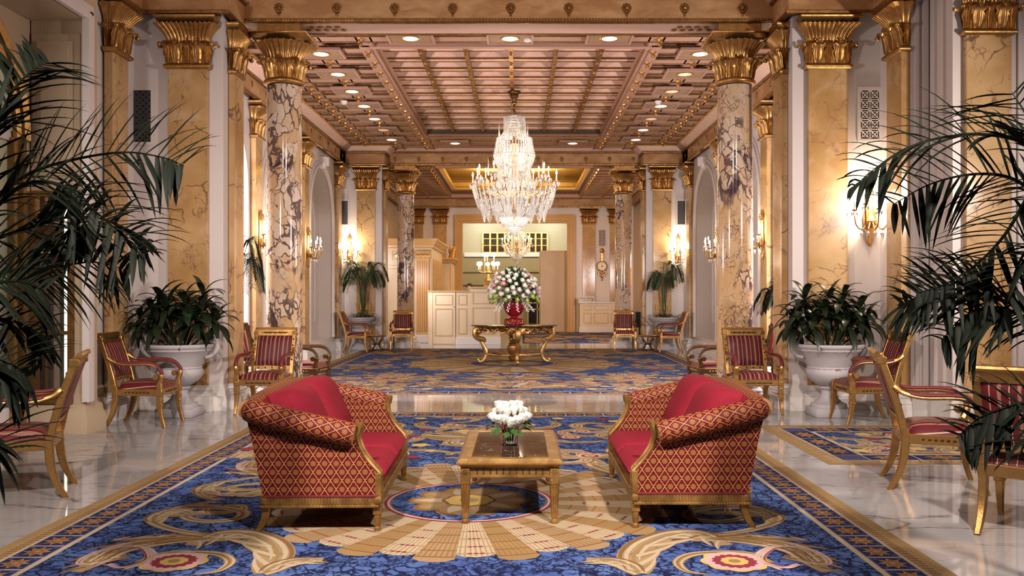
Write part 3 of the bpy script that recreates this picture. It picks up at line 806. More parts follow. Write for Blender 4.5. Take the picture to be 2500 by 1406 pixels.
# ---------- furniture ----------
def uvbox(m):
    for i,f in enumerate(m.f):
        if i in m.uv: continue
        a,b,c=(V(m.v[k]) for k in f[:3]); n=(b-a).cross(c-a); n=V((abs(n.x),abs(n.y),abs(n.z)))
        if n.x>=n.y and n.x>=n.z: q=[(m.v[k][1],m.v[k][2]) for k in f]
        elif n.y>=n.z: q=[(m.v[k][0],m.v[k][2]) for k in f]
        else: q=[(m.v[k][0],m.v[k][1]) for k in f]
        m.uv[i]=q
    return m
def bar(m,pts,w,d,side=V((1,0,0))):        # squared bar along a curve in a plane; w along side, d across
    pts=[V(p) for p in pts]; n=len(pts); R=[]
    for i,p in enumerate(pts):
        t=(pts[min(i+1,n-1)]-pts[max(i-1,0)]).normalized(); nn=t.cross(side).normalized()
        a=(w[i] if hasattr(w,'__len__') else w)/2; b=(d[i] if hasattr(d,'__len__') else d)/2; c=min(a,b)*.25
        R.append([p+side*x+nn*y for x,y in ((-a+c,-b),(a-c,-b),(a,-b+c),(a,b-c),(a-c,b),(-a+c,b),(-a,b-c),(-a,-b+c))])
    m.loft(R,caps=True)
def pillow(m,cx,cy,cz,w,d,h,pw=.45,n=14,ax=None):  # rounded box cushion
    def f(u,v,sg):
        x=2*u-1; y=2*v-1
        e=max(0,(1-abs(x)**5))**pw*max(0,(1-abs(y)**5))**pw
        p=V((x*w/2,y*d/2,sg*h/2*e))
        return (ax@p if ax else p)+V((cx,cy,cz))
    m.grid(lambda u,v:f(u,v,1),n,n); m.grid(lambda u,v:f(1-u,v,-1),n,n)
def make_chair(gold='gold',dark=False):
    t=thing('armchair','x','armchair')
    # seat
    m=MB(); W0,W1,D=.245,.275,.235
    def sf(u,v):
        y=-D-.012+2*D*v; w=W1+(W0-W1)*v; x=-w+2*w*u
        e=(max(0,1-abs(2*u-1)**4)**.4)*(max(0,1-abs(2*v-1)**4)**.4)
        return (x,y,.405+.085*e)
    m.grid(sf,14,14); mk('seat',m,'stripe_silk',t,ang=80)
    m=MB()
    m.box(-.28,.28,-.262,-.215,.335,.408,.006); m.box(-.25,.25,.215,.26,.335,.408,.006)
    for s in (-1,1): bar(m,[(s*.262,-.23,.371),(s*.238,.235,.371)],.072,.04,V((0,0,1)))
    m.mi=1
    for k in range(-4,5): m.sphere((k*.034,-.264,.371),.012 if k%2 else .016,6,4,(1.3,.35,.8))
    for s in (-1,1):
        for k in range(-3,4): m.sphere((s*(.284-.012*0)-s*.0+(-s*.006*(k+3)*.6),k*.04,.371),.011,6,4,(.35,1.3,.8))
    mk('seat_frame',m,[gold,'bronze' if gold=='gold' else 'gold'],t)
    # legs
    for s in (-1,1):
        m=MB(); pts=bez((s*.265,-.238,.47),(s*.265,-.242,.25),(s*.265,-.232,.16),(s*.272,-.292,.0),10)
        bar(m,pts,[.056]*4+[.052,.05,.046,.042,.038,.035,.033],[.056]*4+[.052,.05,.046,.042,.038,.035,.033])
        m.box(s*.265-.033,s*.265+.033,-.273,-.205,.335,.41,.004); m.box(s*.265-.032,s*.265+.032,-.272,-.207,.225,.25,.003)
        for q in range(5):
            a=pi*(q+.5)/5; m.sphere((s*.265+.02*cos(a),-.268,.268+.032*sin(a)),.009,5,3,(1,.5,1.4))
        m.sphere((s*.265,-.274,.372),.014,6,4,(1,.4,1))
        mk('leg',m,gold,t)
        m=MB(); pts=bez((s*.238,.238,.44),(s*.238,.235,.25),(s*.238,.25,.13),(s*.245,.345,.0),10)
        bar(m,pts,[.048]*5+[.045,.043,.04,.037,.034,.032],[.055]*5+[.05,.047,.043,.04,.036,.034])
        mk('leg',m,gold,t)
    # back: raked frame, pad
    def bk(x,u,o=0): # u height up the back 0..1
        return V((x,.245+.17*u**1.25+o,.41+.57*u))
    m=MB()
    for s in (-1,1): bar(m,[bk(s*.238,u) for u in (0,.2,.4,.6,.8,.97)],.045,.05)
    for (u0,u1,d) in ((.14,.21,.03),(.86,.99,.04)):
        R=[[bk(x,u0,-d/2),bk(x,u0,d/2),bk(x,u1,d/2+.004),bk(x,u1,-d/2-.004)] for x in (-.25,.25)]
        m.loft(R,caps=True)
    m.tube([bk(-.26,1.0,.012),bk(.26,1.0,.012)],.021,8)
    for s in (-1,1): m.box(s*.238-.028,s*.238+.028,bk(0,.92).y-.035,bk(0,.92).y+.03,.905,.955,.004)
    bfm=m
    m=MB()
    for sg in (-1,1):
        def bf(u,v,sg=sg):
            e=(max(0,1-abs(2*u-1)**4)**.5)*(max(0,1-abs(2*v-1)**4)**.5)
            x=(-.217+.434*u)*sg*-1
            return bk(x,.22+.64*v,sg*(.008+.03*e))
        m.grid(bf,10,10)
    mk('back_pad',m,'stripe_silk',t,ang=80)
    m=bfm; m.mi=1
    for k in range(-5,6): m.sphere(tuple(bk(k*.03,.925,-.026)),.011 if k%2 else .017,6,4,(1.4,.35,.7))
    for k in range(-2,3): m.sphere(tuple(bk(k*.085,.175,-.018)),.011,6,4,(1,.35,1))
    for s in (-1,1):
        for u in (.35,.5,.65,.78): m.sphere(tuple(bk(s*.238,u,-.027)),.012,6,4,(1,.35,1.2))
    mk('back_frame',m,[gold,'bronze' if gold=='gold' else 'gold'],t)
    for s in (-1,1):
        m=MB(); x=s*.262
        pts=spline([(s*.25,.315,.745),(x,.25,.70),(x+s*.006,.12,.672),(x+s*.01,-.08,.676),(x+s*.01,-.19,.655),(x+s*.01,-.252,.60),(x+s*.005,-.262,.535),(x,-.24,.47)],4)
        r=[.026]*3+[.021]*(len(pts)-9)+[.028,.03,.03,.03,.033,.034]
        m.tube(pts,r,8,flat=.9); m.tube([(x-.033,-.205,.535),(x+.033,-.205,.535)],.031,10); m.tube([(x-.036,-.205,.535),(x+.036,-.205,.535)],.014,8)
        a=mk('arm',m,gold,t)
        m=MB(); pp=spline([(x,.22,.70),(x+s*.006,.12,.686),(x+s*.01,-.08,.69),(x+s*.01,-.18,.672),(x+s*.01,-.245,.615),(x+s*.01,-.272,.56)],4)
        n=len(pp); m.tube(pp,[.012]+[.025]*(n-2)+[.016],8,flat=.7); mk('arm_pad',m,'piping_red' if gold=='gold' else 'wood_dark',a,ang=80)
    return t
ch=make_chair('gold')
chd=None
first=[True,True]
CH=[(-4.05,9.58,91,'gilt armchair in front of the left leafy urn, turned toward the hall'),
 (3.83,9.78,-89,'gilt armchair in front of the right leafy urn, turned toward the hall'),
 (-3.06,10.62,-2,'gilt armchair facing the camera before the near left column'),
 (2.81,10.62,2,'gilt armchair facing the camera before the near right column'),
 (-4.03,21.98,88,'small distant armchair facing right before the far left palm'),
 (3.73,21.98,-88,'small distant armchair facing left before the far right palm'),
 (-3.06,22.95,3,'distant armchair facing the camera by the far left column, near the desk'),
 (2.74,22.95,-3,'distant armchair facing the camera by the far right column'),
 (-3.55,6.22,-70,'armchair cut by the left edge under palm fronds, seen from its side'),
 (3.07,6.50,74,'armchair at right seen from behind its side, raked back toward us'),
 (3.09,5.24,138,'striped-back armchair cut by the right edge behind palm fronds')]
for i,(x,y,r,l) in enumerate(CH):
    o=ch if i==0 else dup(ch)
    o.location=(x,y,0); o.rotation_euler=(0,0,radians(r)); o['label']=l; o['group']='gilt armchairs in red striped silk'
chd=make_chair('bronze')  # back-lit shade put into the frame colour; arm tops are dark wood
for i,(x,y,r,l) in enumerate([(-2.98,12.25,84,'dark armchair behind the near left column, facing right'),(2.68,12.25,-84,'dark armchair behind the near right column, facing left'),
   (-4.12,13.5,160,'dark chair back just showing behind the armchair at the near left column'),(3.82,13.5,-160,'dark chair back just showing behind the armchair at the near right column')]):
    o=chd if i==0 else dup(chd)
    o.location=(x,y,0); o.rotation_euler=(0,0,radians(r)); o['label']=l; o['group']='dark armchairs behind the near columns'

def make_settee():
    t=thing('settee','x','settee'); L=.745; DF=-.345   # half length, front y
    out=[(0,.215),(.675,.215),(.70,.34),(.735,.53),(.765,.68),(.66,.665),(.40,.615),(.16,.565)]
    S=bez((.135,.575,0),(.125,.47,0),(.06,.41,0),(0,.345,0),8)
    out+= [(p.x,p.y) for p in S]
    for s in (-1,1):
        m=MB(); m.prism(out[::-1] if s>0 else out,lambda u,v,w:(s*w,DF+u,v),L-.085,L)
        uvbox(m)
        c=[(s*(L+.012),DF+.135,.578),(s*(L+.016),DF+.30,.615),(s*(L+.018),DF+.50,.662),(s*(L+.016),DF+.66,.700),(s*(L+.0),DF+.79,.735)]
        c=spline(c,4); n=len(c); rr=[.062,.070]+[.071]*(n-5)+[.070,.062,.03]
        R=[]
        for i,p in enumerate(c):
            tt=(c[min(i+1,n-1)]-c[max(i-1,0)]).normalized(); sd=V((1,0,0)); up=sd.cross(tt).normalized()
            if up.z<0: up=-up
            R.append([p+(sd*cos(2*pi*k/16)+up*sin(2*pi*k/16))*rr[i] for k in range(16)])
        m.loft(R,caps=True,uv=True)
        a=mk('arm',m,'damask',t,ang=50)
        m=MB(); pts=[(s*(L-.042),DF-.004+p.x,p.y) for p in S]; m.tube([(s*(L-.042),DF+.112,.64)]+[(s*(L-.042),DF+.118,.60)]+pts,.028,8,flat=.6)
        m.tube([(s*(L-.015),DF+.10,.645)]+[(s*(L-.015),DF-.012+p.x,p.y) for p in S],.012,6); m.tube([(s*(L-.07),DF+.10,.645)]+[(s*(L-.07),DF-.012+p.x,p.y) for p in S],.012,6)
        m.box(*sorted((s*(L-.085),s*(L+.002))),DF-.022,DF+.018,.215,.35,.006)
        for k in range(5):
            for q in (-1,1): m.sphere((s*(L-.042)+q*.013,DF-.023,.24+.022*k),.012,5,3,(.8,.5,1.3))
        m.lathe([(.001,-.02),(.05,-.018),(.058,0),(.05,.006)],14,(0,0,0)) if False else None
        mk('arm_front',m,'giltwood',a)
        m=MB(); m.tube([(s*(L+.004),DF+u,v) for u,v in out[:1]+out[1:2]],.007,6); mk('piping',m,'piping_red',a)
    # back
    m=MB(); bp=[(.60,.215),(.675,.215),(.70,.34),(.735,.53),(.775,.70),(.775,.735),(.70,.735),(.66,.53),(.61,.38)]
    m.prism(bp,lambda u,v,w:(w,DF+u,v),-L+.0,L-.0); uvbox(m)
    c=[V((x,DF+.76,.725+.03*cos(x/L*pi/2))) for x in [(-L)+2*L*k/16 for k in range(17)]]
    m.loft([[p+V((0,cos(2*pi*k/14)*.06,sin(2*pi*k/14)*.06)) for k in range(14)] for p in c],caps=True,uv=True); mk('backrest',m,'damask',t,ang=50)
    m=MB(); m.box(-L+.08,L-.08,DF+.02,DF+.64,.215,.27); uvbox(m); mk('seat_deck',m,'velvet_red',t)
    for s in (-1,1):
        m=MB(); pillow(m,s*.328,DF+.30,.325,.656,.66,.135,.22); mk('seat_cushion',m,'velvet_red',t,ang=80)
        m=MB(); ax=M4.Rotation(radians(66),3,'X'); pillow(m,s*.322,DF+.57,.575,.64,.50,.34,.62,18,ax); mk('back_cushion',m,'velvet_red',t,ang=80)
    m=MB(); zr0,zr1=.155,.218
    for (a,b,c_,d) in ((-L,L,DF-.02,DF+.02),(-L,L,DF+.65,DF+.69)): m.box(a,b,c_,d,zr0,zr1,.004)
    for s in (-1,1): m.box(*sorted((s*(L-.035),s*(L+.004))),DF,DF+.68,zr0,zr1,.004)
    for s in (-1,1):
        for k in range(34):
            y=DF+.04+k*.0185; x=s*(L+.004)
            m.box(min(x,x+s*.004),max(x,x+s*.004),y,y+.011,.168,.208)
        m.tube([(s*(L+.004),DF-.01,.155),(s*(L+.004),DF+.69,.155)],.009,6)
        for k in range(40): m.sphere((s*(L+.010),DF+.0+.0172*k,.155),.0085,5,3)
        m.sphere((s*(L+.004),DF+.0,.19),.026,8,5,(.5,1,.9)); m.sphere((s*(L+.004),DF+.665,.19),.026,8,5,(.5,1,.9))
    for k in range(70):
        x=-L+.05+k*.0205; m.box(x,x+.012,DF-.024,DF-.02,.168,.208)
    mk('rail',m,'giltwood',t)
    for s in (-1,1):
        m=MB(); m.box(s*(L-.035)-.026,s*(L-.035)+.026,DF-.022,DF+.03,.10,.155,.004)
        m.lathe([(.012,.0),(.021,.005),(.022,.022),(.014,.03),(.0165,.035),(.0235,.10)],12,(s*(L-.035),DF+.004,0),mod=lambda a,z:.10*abs(cos(5*a)) if z>.034 else 0); mk('leg',m,'giltwood',t)
        m=MB(); bar(m,bez((s*(L-.035),DF+.66,.17),(s*(L-.035),DF+.655,.10),(s*(L-.035),DF+.67,.06),(s*(L-.03),DF+.715,0),7),[.05,.05,.048,.045,.042,.038,.034,.03],[.05,.05,.048,.045,.042,.038,.034,.03]); mk('leg',m,'giltwood',t)
    return t
st=make_settee(); st.location=(-1.20,5.94,0); st.rotation_euler=(0,0,radians(91.3)); st['label']='red damask settee on the left of the low table, facing right'; st['group']='pair of red settees'
dup(st,(1.045,6.02,0),radians(-90.3),'red damask settee on the right of the low table, facing left','pair of red settees')

# low table
t=thing('coffee_table','low gilt table with dark marble top between the settees','coffee table',(-.058,5.955,0),0)
w,d=.285,.56
m=MB(); fr=[(w+.005,.292),(w+.005,.295)]
def rect(o,z): return [(-w-o,-d-o,z),(w+o,-d-o,z),(w+o,d+o,z),(-w-o,d+o,z)]
m.loft([rect(.0,.345),rect(.018,.352),(rect(.022,.36)),rect(.04,.368),rect(.042,.378),rect(.034,.386),rect(.028,.392),rect(.020,.402),rect(-.045,.402),rect(-.05,.394)])
mk('top_frame',m,'giltwood',t)
m=MB(); m.box(-w+.048,w-.048,-d+.048,d-.048,.37,.3985,.002); mk('marble_top',m,'marble_table',t)
m=MB(); m.loft([rect(-.004,.293),rect(0,.293),rect(0,.348),rect(-.02,.348)],caps=True)
m.loft([rect(-.0,.283),rect(.012,.285),rect(.012,.296),rect(.0,.298)],caps=True)
for k in range(40): m.sphere((-w-.01+2*(w+.01)*k/39,-d-.012,.2905),.0065,5,3)
for s in (-1,1):
    for k in range(76): m.sphere((s*(w+.012),-d-.01+2*(d+.01)*k/75,.2905),.0065,5,3)
m.mi=1
for k in range(11):
    x=-.20+.04*k; m.box(x-.004,x+.004,-d-.003,-d+.002,.306,.338)
for s in (-1,1):
    for k in range(24):
        y=-.46+.04*k; m.box(*sorted((s*(w-.002),s*(w+.003))),y-.004,y+.004,.306,.338)
mk('apron',m,['giltwood','wood_dark'],t)
for sx in (-1,1):
    for sy in (-1,1):
        m=MB(); cx,cy=sx*(w-.012),sy*(d-.012)
        m.box(cx-.028,cx+.028,cy-.028,cy+.028,.245,.35,.003)
        m.lathe([(.014,0),(.023,.006),(.024,.022),(.015,.03),(.017,.0355),(.018,.05),(.027,.232),(.032,.245)],48,(cx,cy,0),mod=lambda a,z:.22*abs(cos(4*a))**.6-.08 if .034<z<.24 else 0)
        for q in range(6): m.sphere((cx+.014*cos(q*pi/3),sy*(d+.016)*1.0,.322+.014*sin(q*pi/3)),.007,5,3)
        m.sphere((cx,sy*(d+.017),.322),.008,5,3)
        mk('leg',m,'giltwood',t)
# vase of roses
vt=thing('glass_vase','clear glass cylinder vase of white roses on the low table','vase',(-.062,5.93,.4005))
m=MB(); m.lathe([(.001,.004),(.052,.004),(.058,.03),(.060,.165),(.0635,.166),(.062,.02),(.056,.0),(.001,0)],28,caps=False); mk('glass_body',m,'glass',vt)
m=MB(); m.lathe([(.001,.006),(.0505,.006),(.0565,.03),(.0580,.10),(.001,.1005)],24,caps=False); mk('water',m,'glass',vt)
def rose_mesh(R=.034,pet=9,seed=1,stem=None,lp=True):
    r=random.Random(seed); m=MB(); m.mi=0
    m.lathe([(.002,-R*.9),(R*.55,-R*.75),(R*.8,-R*.2),(R*.72,R*.45),(R*.45,R*.8),(R*.2,R*.7),(R*.1,R*.5)],12,mod=lambda a,z:.06*sin(3*a+z*90))
    for k in range(pet):
        a=2*pi*k/pet*1.0+ (k%3)*.5; lay=k%3; rr=R*(.78+.13*lay); tilt=.25+.22*lay
        def pf(u,v,a=a,rr=rr,tilt=tilt):
            q=(u-.5)*1.5; h=-R*.75+v*R*(1.65-.25*tilt)
            out=rr*(.45+.62*min(1,v*1.6))+ (max(0,v-.7)**2)*R*3.0*tilt
            ww=(.35+.65*sin(min(1,v*1.1)*pi*.55))*(1-.35*max(0,v-.8)*abs(q)*4)
            aa=a+q*ww
            return (out*cos(aa),out*sin(aa),h-.15*R*abs(q)*v)
        m.grid(pf,5,5)
    return m
def leaf_blade(m,p,dirv,L,w,droop=.5,n=6,up=None):
    d=V(dirv).normalized(); z=V((0,0,1)); s=d.cross(z); s=s.normalized() if s.length>.05 else V((1,0,0))
    pts=[]; p=V(p); cur=d.copy()
    for i in range(n+1):
        pts.append(p.copy()); p=p+cur*(L/n); cur=(cur-z*droop/n).normalized()
    vs=[];fs=[]
    for i,q in enumerate(pts):
        u=i/n; ww=w*.5*(sin(pi*min(1,u*.92+.06))**.75); nz=s.cross((pts[min(i+1,n)]-pts[max(0,i-1)]).normalized())
        vs+= [q-s*ww-nz*ww*-.25,q,q+s*ww-nz*ww*-.25]
    for i in range(n):
        a=i*3; fs+=[(a,a+1,a+4,a+3),(a+1,a+2,a+5,a+4)]
    m.add(vs,fs)
r=random.Random(4)
RP=[(-.115,-.02,.585),(-.075,-.09,.57),(-.035,-.08,.575),(.005,-.115,.56),(.045,-.09,.565),(.085,-.05,.58),(.115,.0,.585),(-.095,.03,.615),(-.06,-.03,.63),(-.02,-.05,.615),(.025,-.035,.63),(.065,-.01,.63),(.09,.05,.615),(-.075,.02,.655),(-.03,.02,.655),(.02,.03,.66),(.055,.06,.65),(-.05,.09,.625),(.0,.1,.635),(.07,.1,.60)]
base_r=[rose_mesh(.0315,9,k) for k in range(3)]
RM=[]
for i,(x,y,z) in enumerate(RP):
    t=thing('white_rose','white rose in the glass vase on the low table','rose',(-.062+x,5.93+y,z),r.random()*6.28,'white roses in the glass vase'); t.rotation_euler=(-y*3.0+r.uniform(-.2,.2),x*3.0+r.uniform(-.2,.2),0)
    if i<3: o=mk('bloom',base_r[i],'petal_white',t,ang=80); RM.append(o.data); o.scale=(.9,.9,1.3)
    else:
        o=bpy.data.objects.new('bloom',RM[i%3]); COL.objects.link(o); o.parent=t
        s=r.uniform(.8,1.02); o.scale=(s*.92,s*.92,s*1.28); o.rotation_euler=(0,0,r.random()*6)
    R=t.rotation_euler.to_matrix().inverted()
    e=V((-x*.55,-y*.55,.425-z))-V((x*.0,y*0,0)); e=V((x*-.62,y*-.62,.425-z))
    m=MB(); pts=bez((0,0,-.02),(0,0,-.07),tuple(R@(e*.6)),tuple(R@e),6); m.tube(pts,.0028,5); mk('stem',m,'stem_green',t)
    if i in (0,1,3,5,6,12,19,7,4):
        m=MB()
        for q in range(2):
            a=math.atan2(y,x)+r.uniform(-.8,.8); leaf_blade(m,R@V((x*-.1,y*-.1,-.055-.015*q)),R@V((cos(a),sin(a),.0)),.075,.045,.9)
        mk('leaves',m,'leaf_rose',t,ang=80)

# round centre table
t=thing('centre_table','large carved gilt table with round glass top under the chandelier','table',(-.11,18.2,0),radians(6))
m=MB(); m.lathe([(.0,.775),(.885,.775),(.9,.782),(.9,.79),(.89,.795),(.0,.795)],64); mk('glass_top',m,'black_glass',t)
m=MB(); N=160
def ap(a,z):
    k=cos(4*a); return .68+.10*abs(cos(2*a))**1.5+.012*sin(24*a)*(1-abs(z))
R=[]
for j in range(9):
    v=j/8; R.append([((ap(2*pi*i/N,v*2-1)-.05*v+.02*sin(v*6+i*.8))*cos(2*pi*i/N),(ap(2*pi*i/N,v*2-1)-.05*v+.02*sin(v*6+i*.8))*sin(2*pi*i/N),.765-v*(.11+.05*cos(8*pi*i/N)+.018*sin(2*pi*i/N*20))) for i in range(N)])
m.loft(R); rr=random.Random(3)
for k in range(150):
    a=2*pi*k/150; q=rr.random(); m.sphere(((ap(a,0)+.005)*cos(a),(ap(a,0)+.005)*sin(a),.755-.11*q),.02+.012*rr.random(),5,3,(1,1,.8))
m.lathe([(.70,.765),(.74,.768),(.74,.774),(.0,.775)],40,caps=False)
mk('apron',m,'gold',t)
for k in range(4):
    a=pi/2*k+.0; m=MB()
    pr=[(.74,.74),(.80,.66),(.79,.56),(.70,.50),(.64,.50),(.62,.47),(.66,.45)]; pr2=[(.69,.49),(.64,.38),(.585,.27),(.575,.19),(.60,.10),(.66,.045),(.72,.035),(.735,.07),(.71,.085)]
    f=lambda q:(q[0]*cos(a),q[0]*sin(a),q[1])
    m.tube(spline([f(q) for q in pr],4),[.06]*8+[.055]*8+[.045]*5+[.035]*4,8); s2=spline([f(q) for q in pr2],4); m.tube(s2,[.035]*4+[.042]*8+[.036]*10+[.03]*(len(s2)-22),8)
    for q in range(14): m.sphere(f((.80+.01*(q%2)-.008*q,.72-.018*q)),.024,5,3)
    m.sphere(f((.70,.03)),.032,8,5); mk('leg',m,'gold_light',t)
m=MB()
for k in range(4):
    a=pi/2*k; m.tube([(.58*cos(a),.58*sin(a),.20),(.3*cos(a+.12),.3*sin(a+.12),.165),(.1*cos(a),.1*sin(a),.17)],.028,6)
    for q in range(11): m.sphere(((.14+.04*q)*cos(a),(.14+.04*q)*sin(a),.195),.02,5,3)
m.lathe([(.03,.06),(.10,.08),(.12,.14),(.09,.18),(.12,.22),(.15,.30),(.14,.36),(.10,.38),(.12,.40),(.06,.44),(.02,.50)],16,mod=lambda a,z:.08*sin(8*a)); mk('stretcher',m,'gold',t)

# small brass side tables
def gueridon():
    t=thing('side_table','x','side table')
    m=MB(); m.lathe([(.0,.36),(.20,.36),(.225,.37),(.235,.395),(.225,.40),(.21,.385),(.0,.385)],28); mk('table_top',m,'gold_light',t)
    for k in range(4):
        a=pi/4+pi/2*k; m=MB(); pts=spline([(.19*cos(a),.19*sin(a),.37),(.17*cos(a),.17*sin(a),.29),(.08*cos(a),.08*sin(a),.21),(.07*cos(a),.07*sin(a),.16),(.15*cos(a),.15*sin(a),.06),(.21*cos(a),.21*sin(a),.0)],4)
        m.tube(pts,.012,6); mk('leg',m,'bronze',t)
    m=MB(); m.lathe([(.0,.17),(.12,.17),(.13,.18),(.12,.19),(0,.19)],20); m.lathe([(.03,.19),(.015,.25),(.02,.28),(.01,.36)],8); mk('shelf',m,'bronze',t)
    return t
g=gueridon(); g.location=(-3.57,22.1,0); g['label']='small round brass table between the two far left armchairs'; g['group']='small brass tables'
dup(g,(3.22,22.1,0),0,'small round brass table between the two far right armchairs','small brass tables')
# black podium by the far right column
t=thing('lectern','black stand half hidden behind the far right armchair','lectern',(3.36,24.36,0))
m=MB(); m.box(-.22,.22,-.2,.2,.52,.95,.01); mk('cabinet',m,'iron_black',t); m=MB(); m.box(-.06,.06,-.06,.06,.04,.52); m.box(-.2,.2,-.18,.18,0,.04,.005); mk('stand',m,'iron_black',t)

# stone urns
def make_urn():
    t=thing('stone_urn','x','urn')
    m=MB(); m.box(-.21,.21,-.21,.21,0,.10,.008)
    m.lathe([(.20,.10),(.205,.12),(.20,.145),(.15,.165),(.11,.20),(.09,.25),(.085,.30),(.115,.325),(.115,.34),(.09,.355)],32)
    m.lathe([(.09,.35),(.14,.37),(.21,.42),(.25,.48),(.255,.52),(.235,.555)],48,mod=lambda a,z:.035*abs(sin(12*a)))
    m.lathe([(.235,.55),(.245,.56),(.235,.575),(.25,.60),(.275,.67),(.32,.73),(.345,.755)],48,mod=lambda a,z:.022*abs(sin(11*a)))
    m.lathe([(.345,.752),(.36,.76),(.365,.785),(.375,.79),(.385,.80),(.395,.82),(.39,.835),(.37,.84),(.355,.83),(.34,.78),(.1,.77)],48,caps=False)
    for k in range(54):
        a=2*pi*k/54; m.sphere((.372*cos(a),.372*sin(a),.805),.016,5,3,(1,1,1.2))
    for k in range(12):
        a=2*pi*k/12; 
    mk('bowl',m,'stone_urn',t,ang=50)
    for s in (-1,1):
        m=MB(); m.tube(spline([(s*.30,0,.68),(s*.37,0,.70),(s*.43,0,.77),(s*.44,0,.86),(s*.40,0,.90),(s*.35,0,.86)],5),[.022]*8+[.027]*10+[.022]*8,8); mk('handle',m,'stone_urn',t)
    for k in range(2):
        pass
    m=MB(); m.lathe([(.0,.79),(.34,.79)],24,caps=False); mk('soil',m,'soil',t)
    return t
u=make_urn(); UR=[(-3.95,10.25,'left near stone urn, behind a gilt armchair'),(3.60,10.25,'right near stone urn, behind a gilt armchair'),(-4.08,22.62,'far left stone urn holding a palm'),(3.72,22.62,'far right stone urn holding a palm')]
for i,(x,y,l) in enumerate(UR):
    o=u if i==0 else dup(u)
    o.location=(x,y,0); o['label']='carved '+l; o['group']='carved stone urns'
# ---------- carpets: the woven figure is laid as thin pile layers ----------
WM=['carpet_blue','wool_tan','wool_gold','wool_cream','wool_brown','wool_wine','wool_navy','wool_pink','wool_yellow','wool_violet','wool_rust','carpet_far','wool_umber']
WI={n.split('_')[1] if n.startswith('wool') else n:i for i,n in enumerate(WM)}
class Rug:
    def __init__(s): s.m=MB(); s.z=.006; s.k=0
    def poly(s,pts,col,lay):
        s.k=(s.k+1)%60; z=.0015+lay*.0005+s.k*4e-6
        # fan triangulate from centroid handled by ngon
        s.m.mi=WI[col]; s.m.add([(p[0],p[1],z) for p in pts],[tuple(range(len(pts)))])
    def strip(s,a,b,col,lay):              # quad strip between two polylines
        s.k=(s.k+1)%60; z=.0015+lay*.0005+s.k*4e-6; s.m.mi=WI[col]; n=len(a)
        s.m.add([(p[0],p[1],z+i*2.5e-6) for i,p in enumerate(a)]+[(p[0],p[1],z+i*2.5e-6) for i,p in enumerate(b)],[(i,i+1,i+1+n,i+n) for i in range(n-1)])
    def rect(s,x0,x1,y0,y1,col,lay): s.poly([(x0,y0),(x1,y0),(x1,y1),(x0,y1)],col,lay)
    def ribbon(s,pts,ws,col,lay):
        n=len(pts); L=[];R=[]
        for i in range(n):
            a=V(pts[max(0,i-1)][:2]); b=V(pts[min(n-1,i+1)][:2]); d=(b-a); d=d/max(d.length,1e-6); nn=V((-d.y,d.x)); w=ws(i/(n-1)) if callable(ws) else ws
            p=V(pts[i][:2]); L.append(p+nn*w/2); R.append(p-nn*w/2)
        s.strip(L,R,col,lay)
    def band(s,pts,ws,lay,cols=('tan','cream','brown')):
        s.ribbon(pts,ws,cols[0],lay); n=len(pts)
        for off,col,k in ((.28,cols[1],.2),(-.05,cols[2],.12),(-.3,cols[1],.14)):
            q=[]
            for i in range(n):
                d=V(pts[min(n-1,i+1)][:2])-V(pts[max(0,i-1)][:2]); d=d/max(d.length,1e-6); w=ws(i/(n-1)) if callable(ws) else ws; q.append((pts[i][0]-d.y*w*off,pts[i][1]+d.x*w*off,0))
            s.ribbon(q,lambda u:(ws(u) if callable(ws) else ws)*k,col,lay+1)
    def disc(s,x,y,r,col,lay,n=40,lob=0,amp=0,ph=0,sy=1):
        s.poly([(x+r*(1+amp*abs(cos(lob*(2*pi*i/n)/2+ph)))*cos(2*pi*i/n),y+sy*r*(1+amp*abs(cos(lob*(2*pi*i/n)/2+ph)))*sin(2*pi*i/n)) for i in range(n)],col,lay)
    def ring(s,x,y,r0,r1,col,lay,a0=0,a1=2*pi,n=72):
        A=[a0+(a1-a0)*i/n for i in range(n+1)]
        s.strip([(x+r0*cos(a),y+r0*sin(a)) for a in A],[(x+r1*cos(a),y+r1*sin(a)) for a in A],col,lay)
    def scroll(s,pts,w,lay,lobes=7,side=1,cols=('tan','cream','brown','gold'),tip=.25):
        # acanthus scroll: swelling body with a scalloped outer edge, streaked lengthwise
        c=spline([(p[0],p[1],0) for p in pts],7); n=len(c); L=[];R=[];N=[]
        pf=lambda u:w*(.22+.78*sin(pi*min(1,u*.82+.14))**.8)
        for i,p in enumerate(c):
            d=(c[min(i+1,n-1)]-c[max(i-1,0)]); d=d/max(d.length,1e-6); nn=V((-d.y,d.x,0))*side; N.append((nn,d)); u=i/(n-1)
            k=(u*lobes)%1.0
            L.append(p+nn*pf(u)*(.42+.34*k**.7)+d*w*.10*k); R.append(p-nn*pf(u)*.36)
        s.strip(L,R,cols[0],lay)
        for k in range(lobes):                # pointed leaf tips leaving the outer edge
            u=(k+.75)/lobes; i=min(n-2,int(u*(n-1))); p=c[i]; nn,d=N[i]; q=pf(u)
            cc=bez(p-d*q*.55+nn*q*.15,p-d*q*.1+nn*q*.5,p+d*q*.5+nn*q*.85,p+d*q*1.2+nn*q*.98,7)
            s.ribbon(cc,lambda v:q*.52*(1-v)**.6+.003,cols[0] if k%2 else cols[3],lay+1)
            s.ribbon([x+nn*q*.05 for x in cc],lambda v:q*.20*(1-v)**.5+.002,cols[1],lay+2)
        for off,ww,col,a,b in ((-.26,.13,cols[2],.06,.96),(-.08,.15,cols[1],.10,.9),(.14,.11,cols[3],.05,.92),(.30,.13,cols[1],.2,.86)):
            i0=int(a*(n-1)); i1=max(i0+2,int(b*(n-1)))
            s.ribbon([c[i]+N[i][0]*pf(i/(n-1))*off for i in range(i0,i1)],lambda v:w*ww*(sin(pi*v)**.6+.05),col,lay+3)
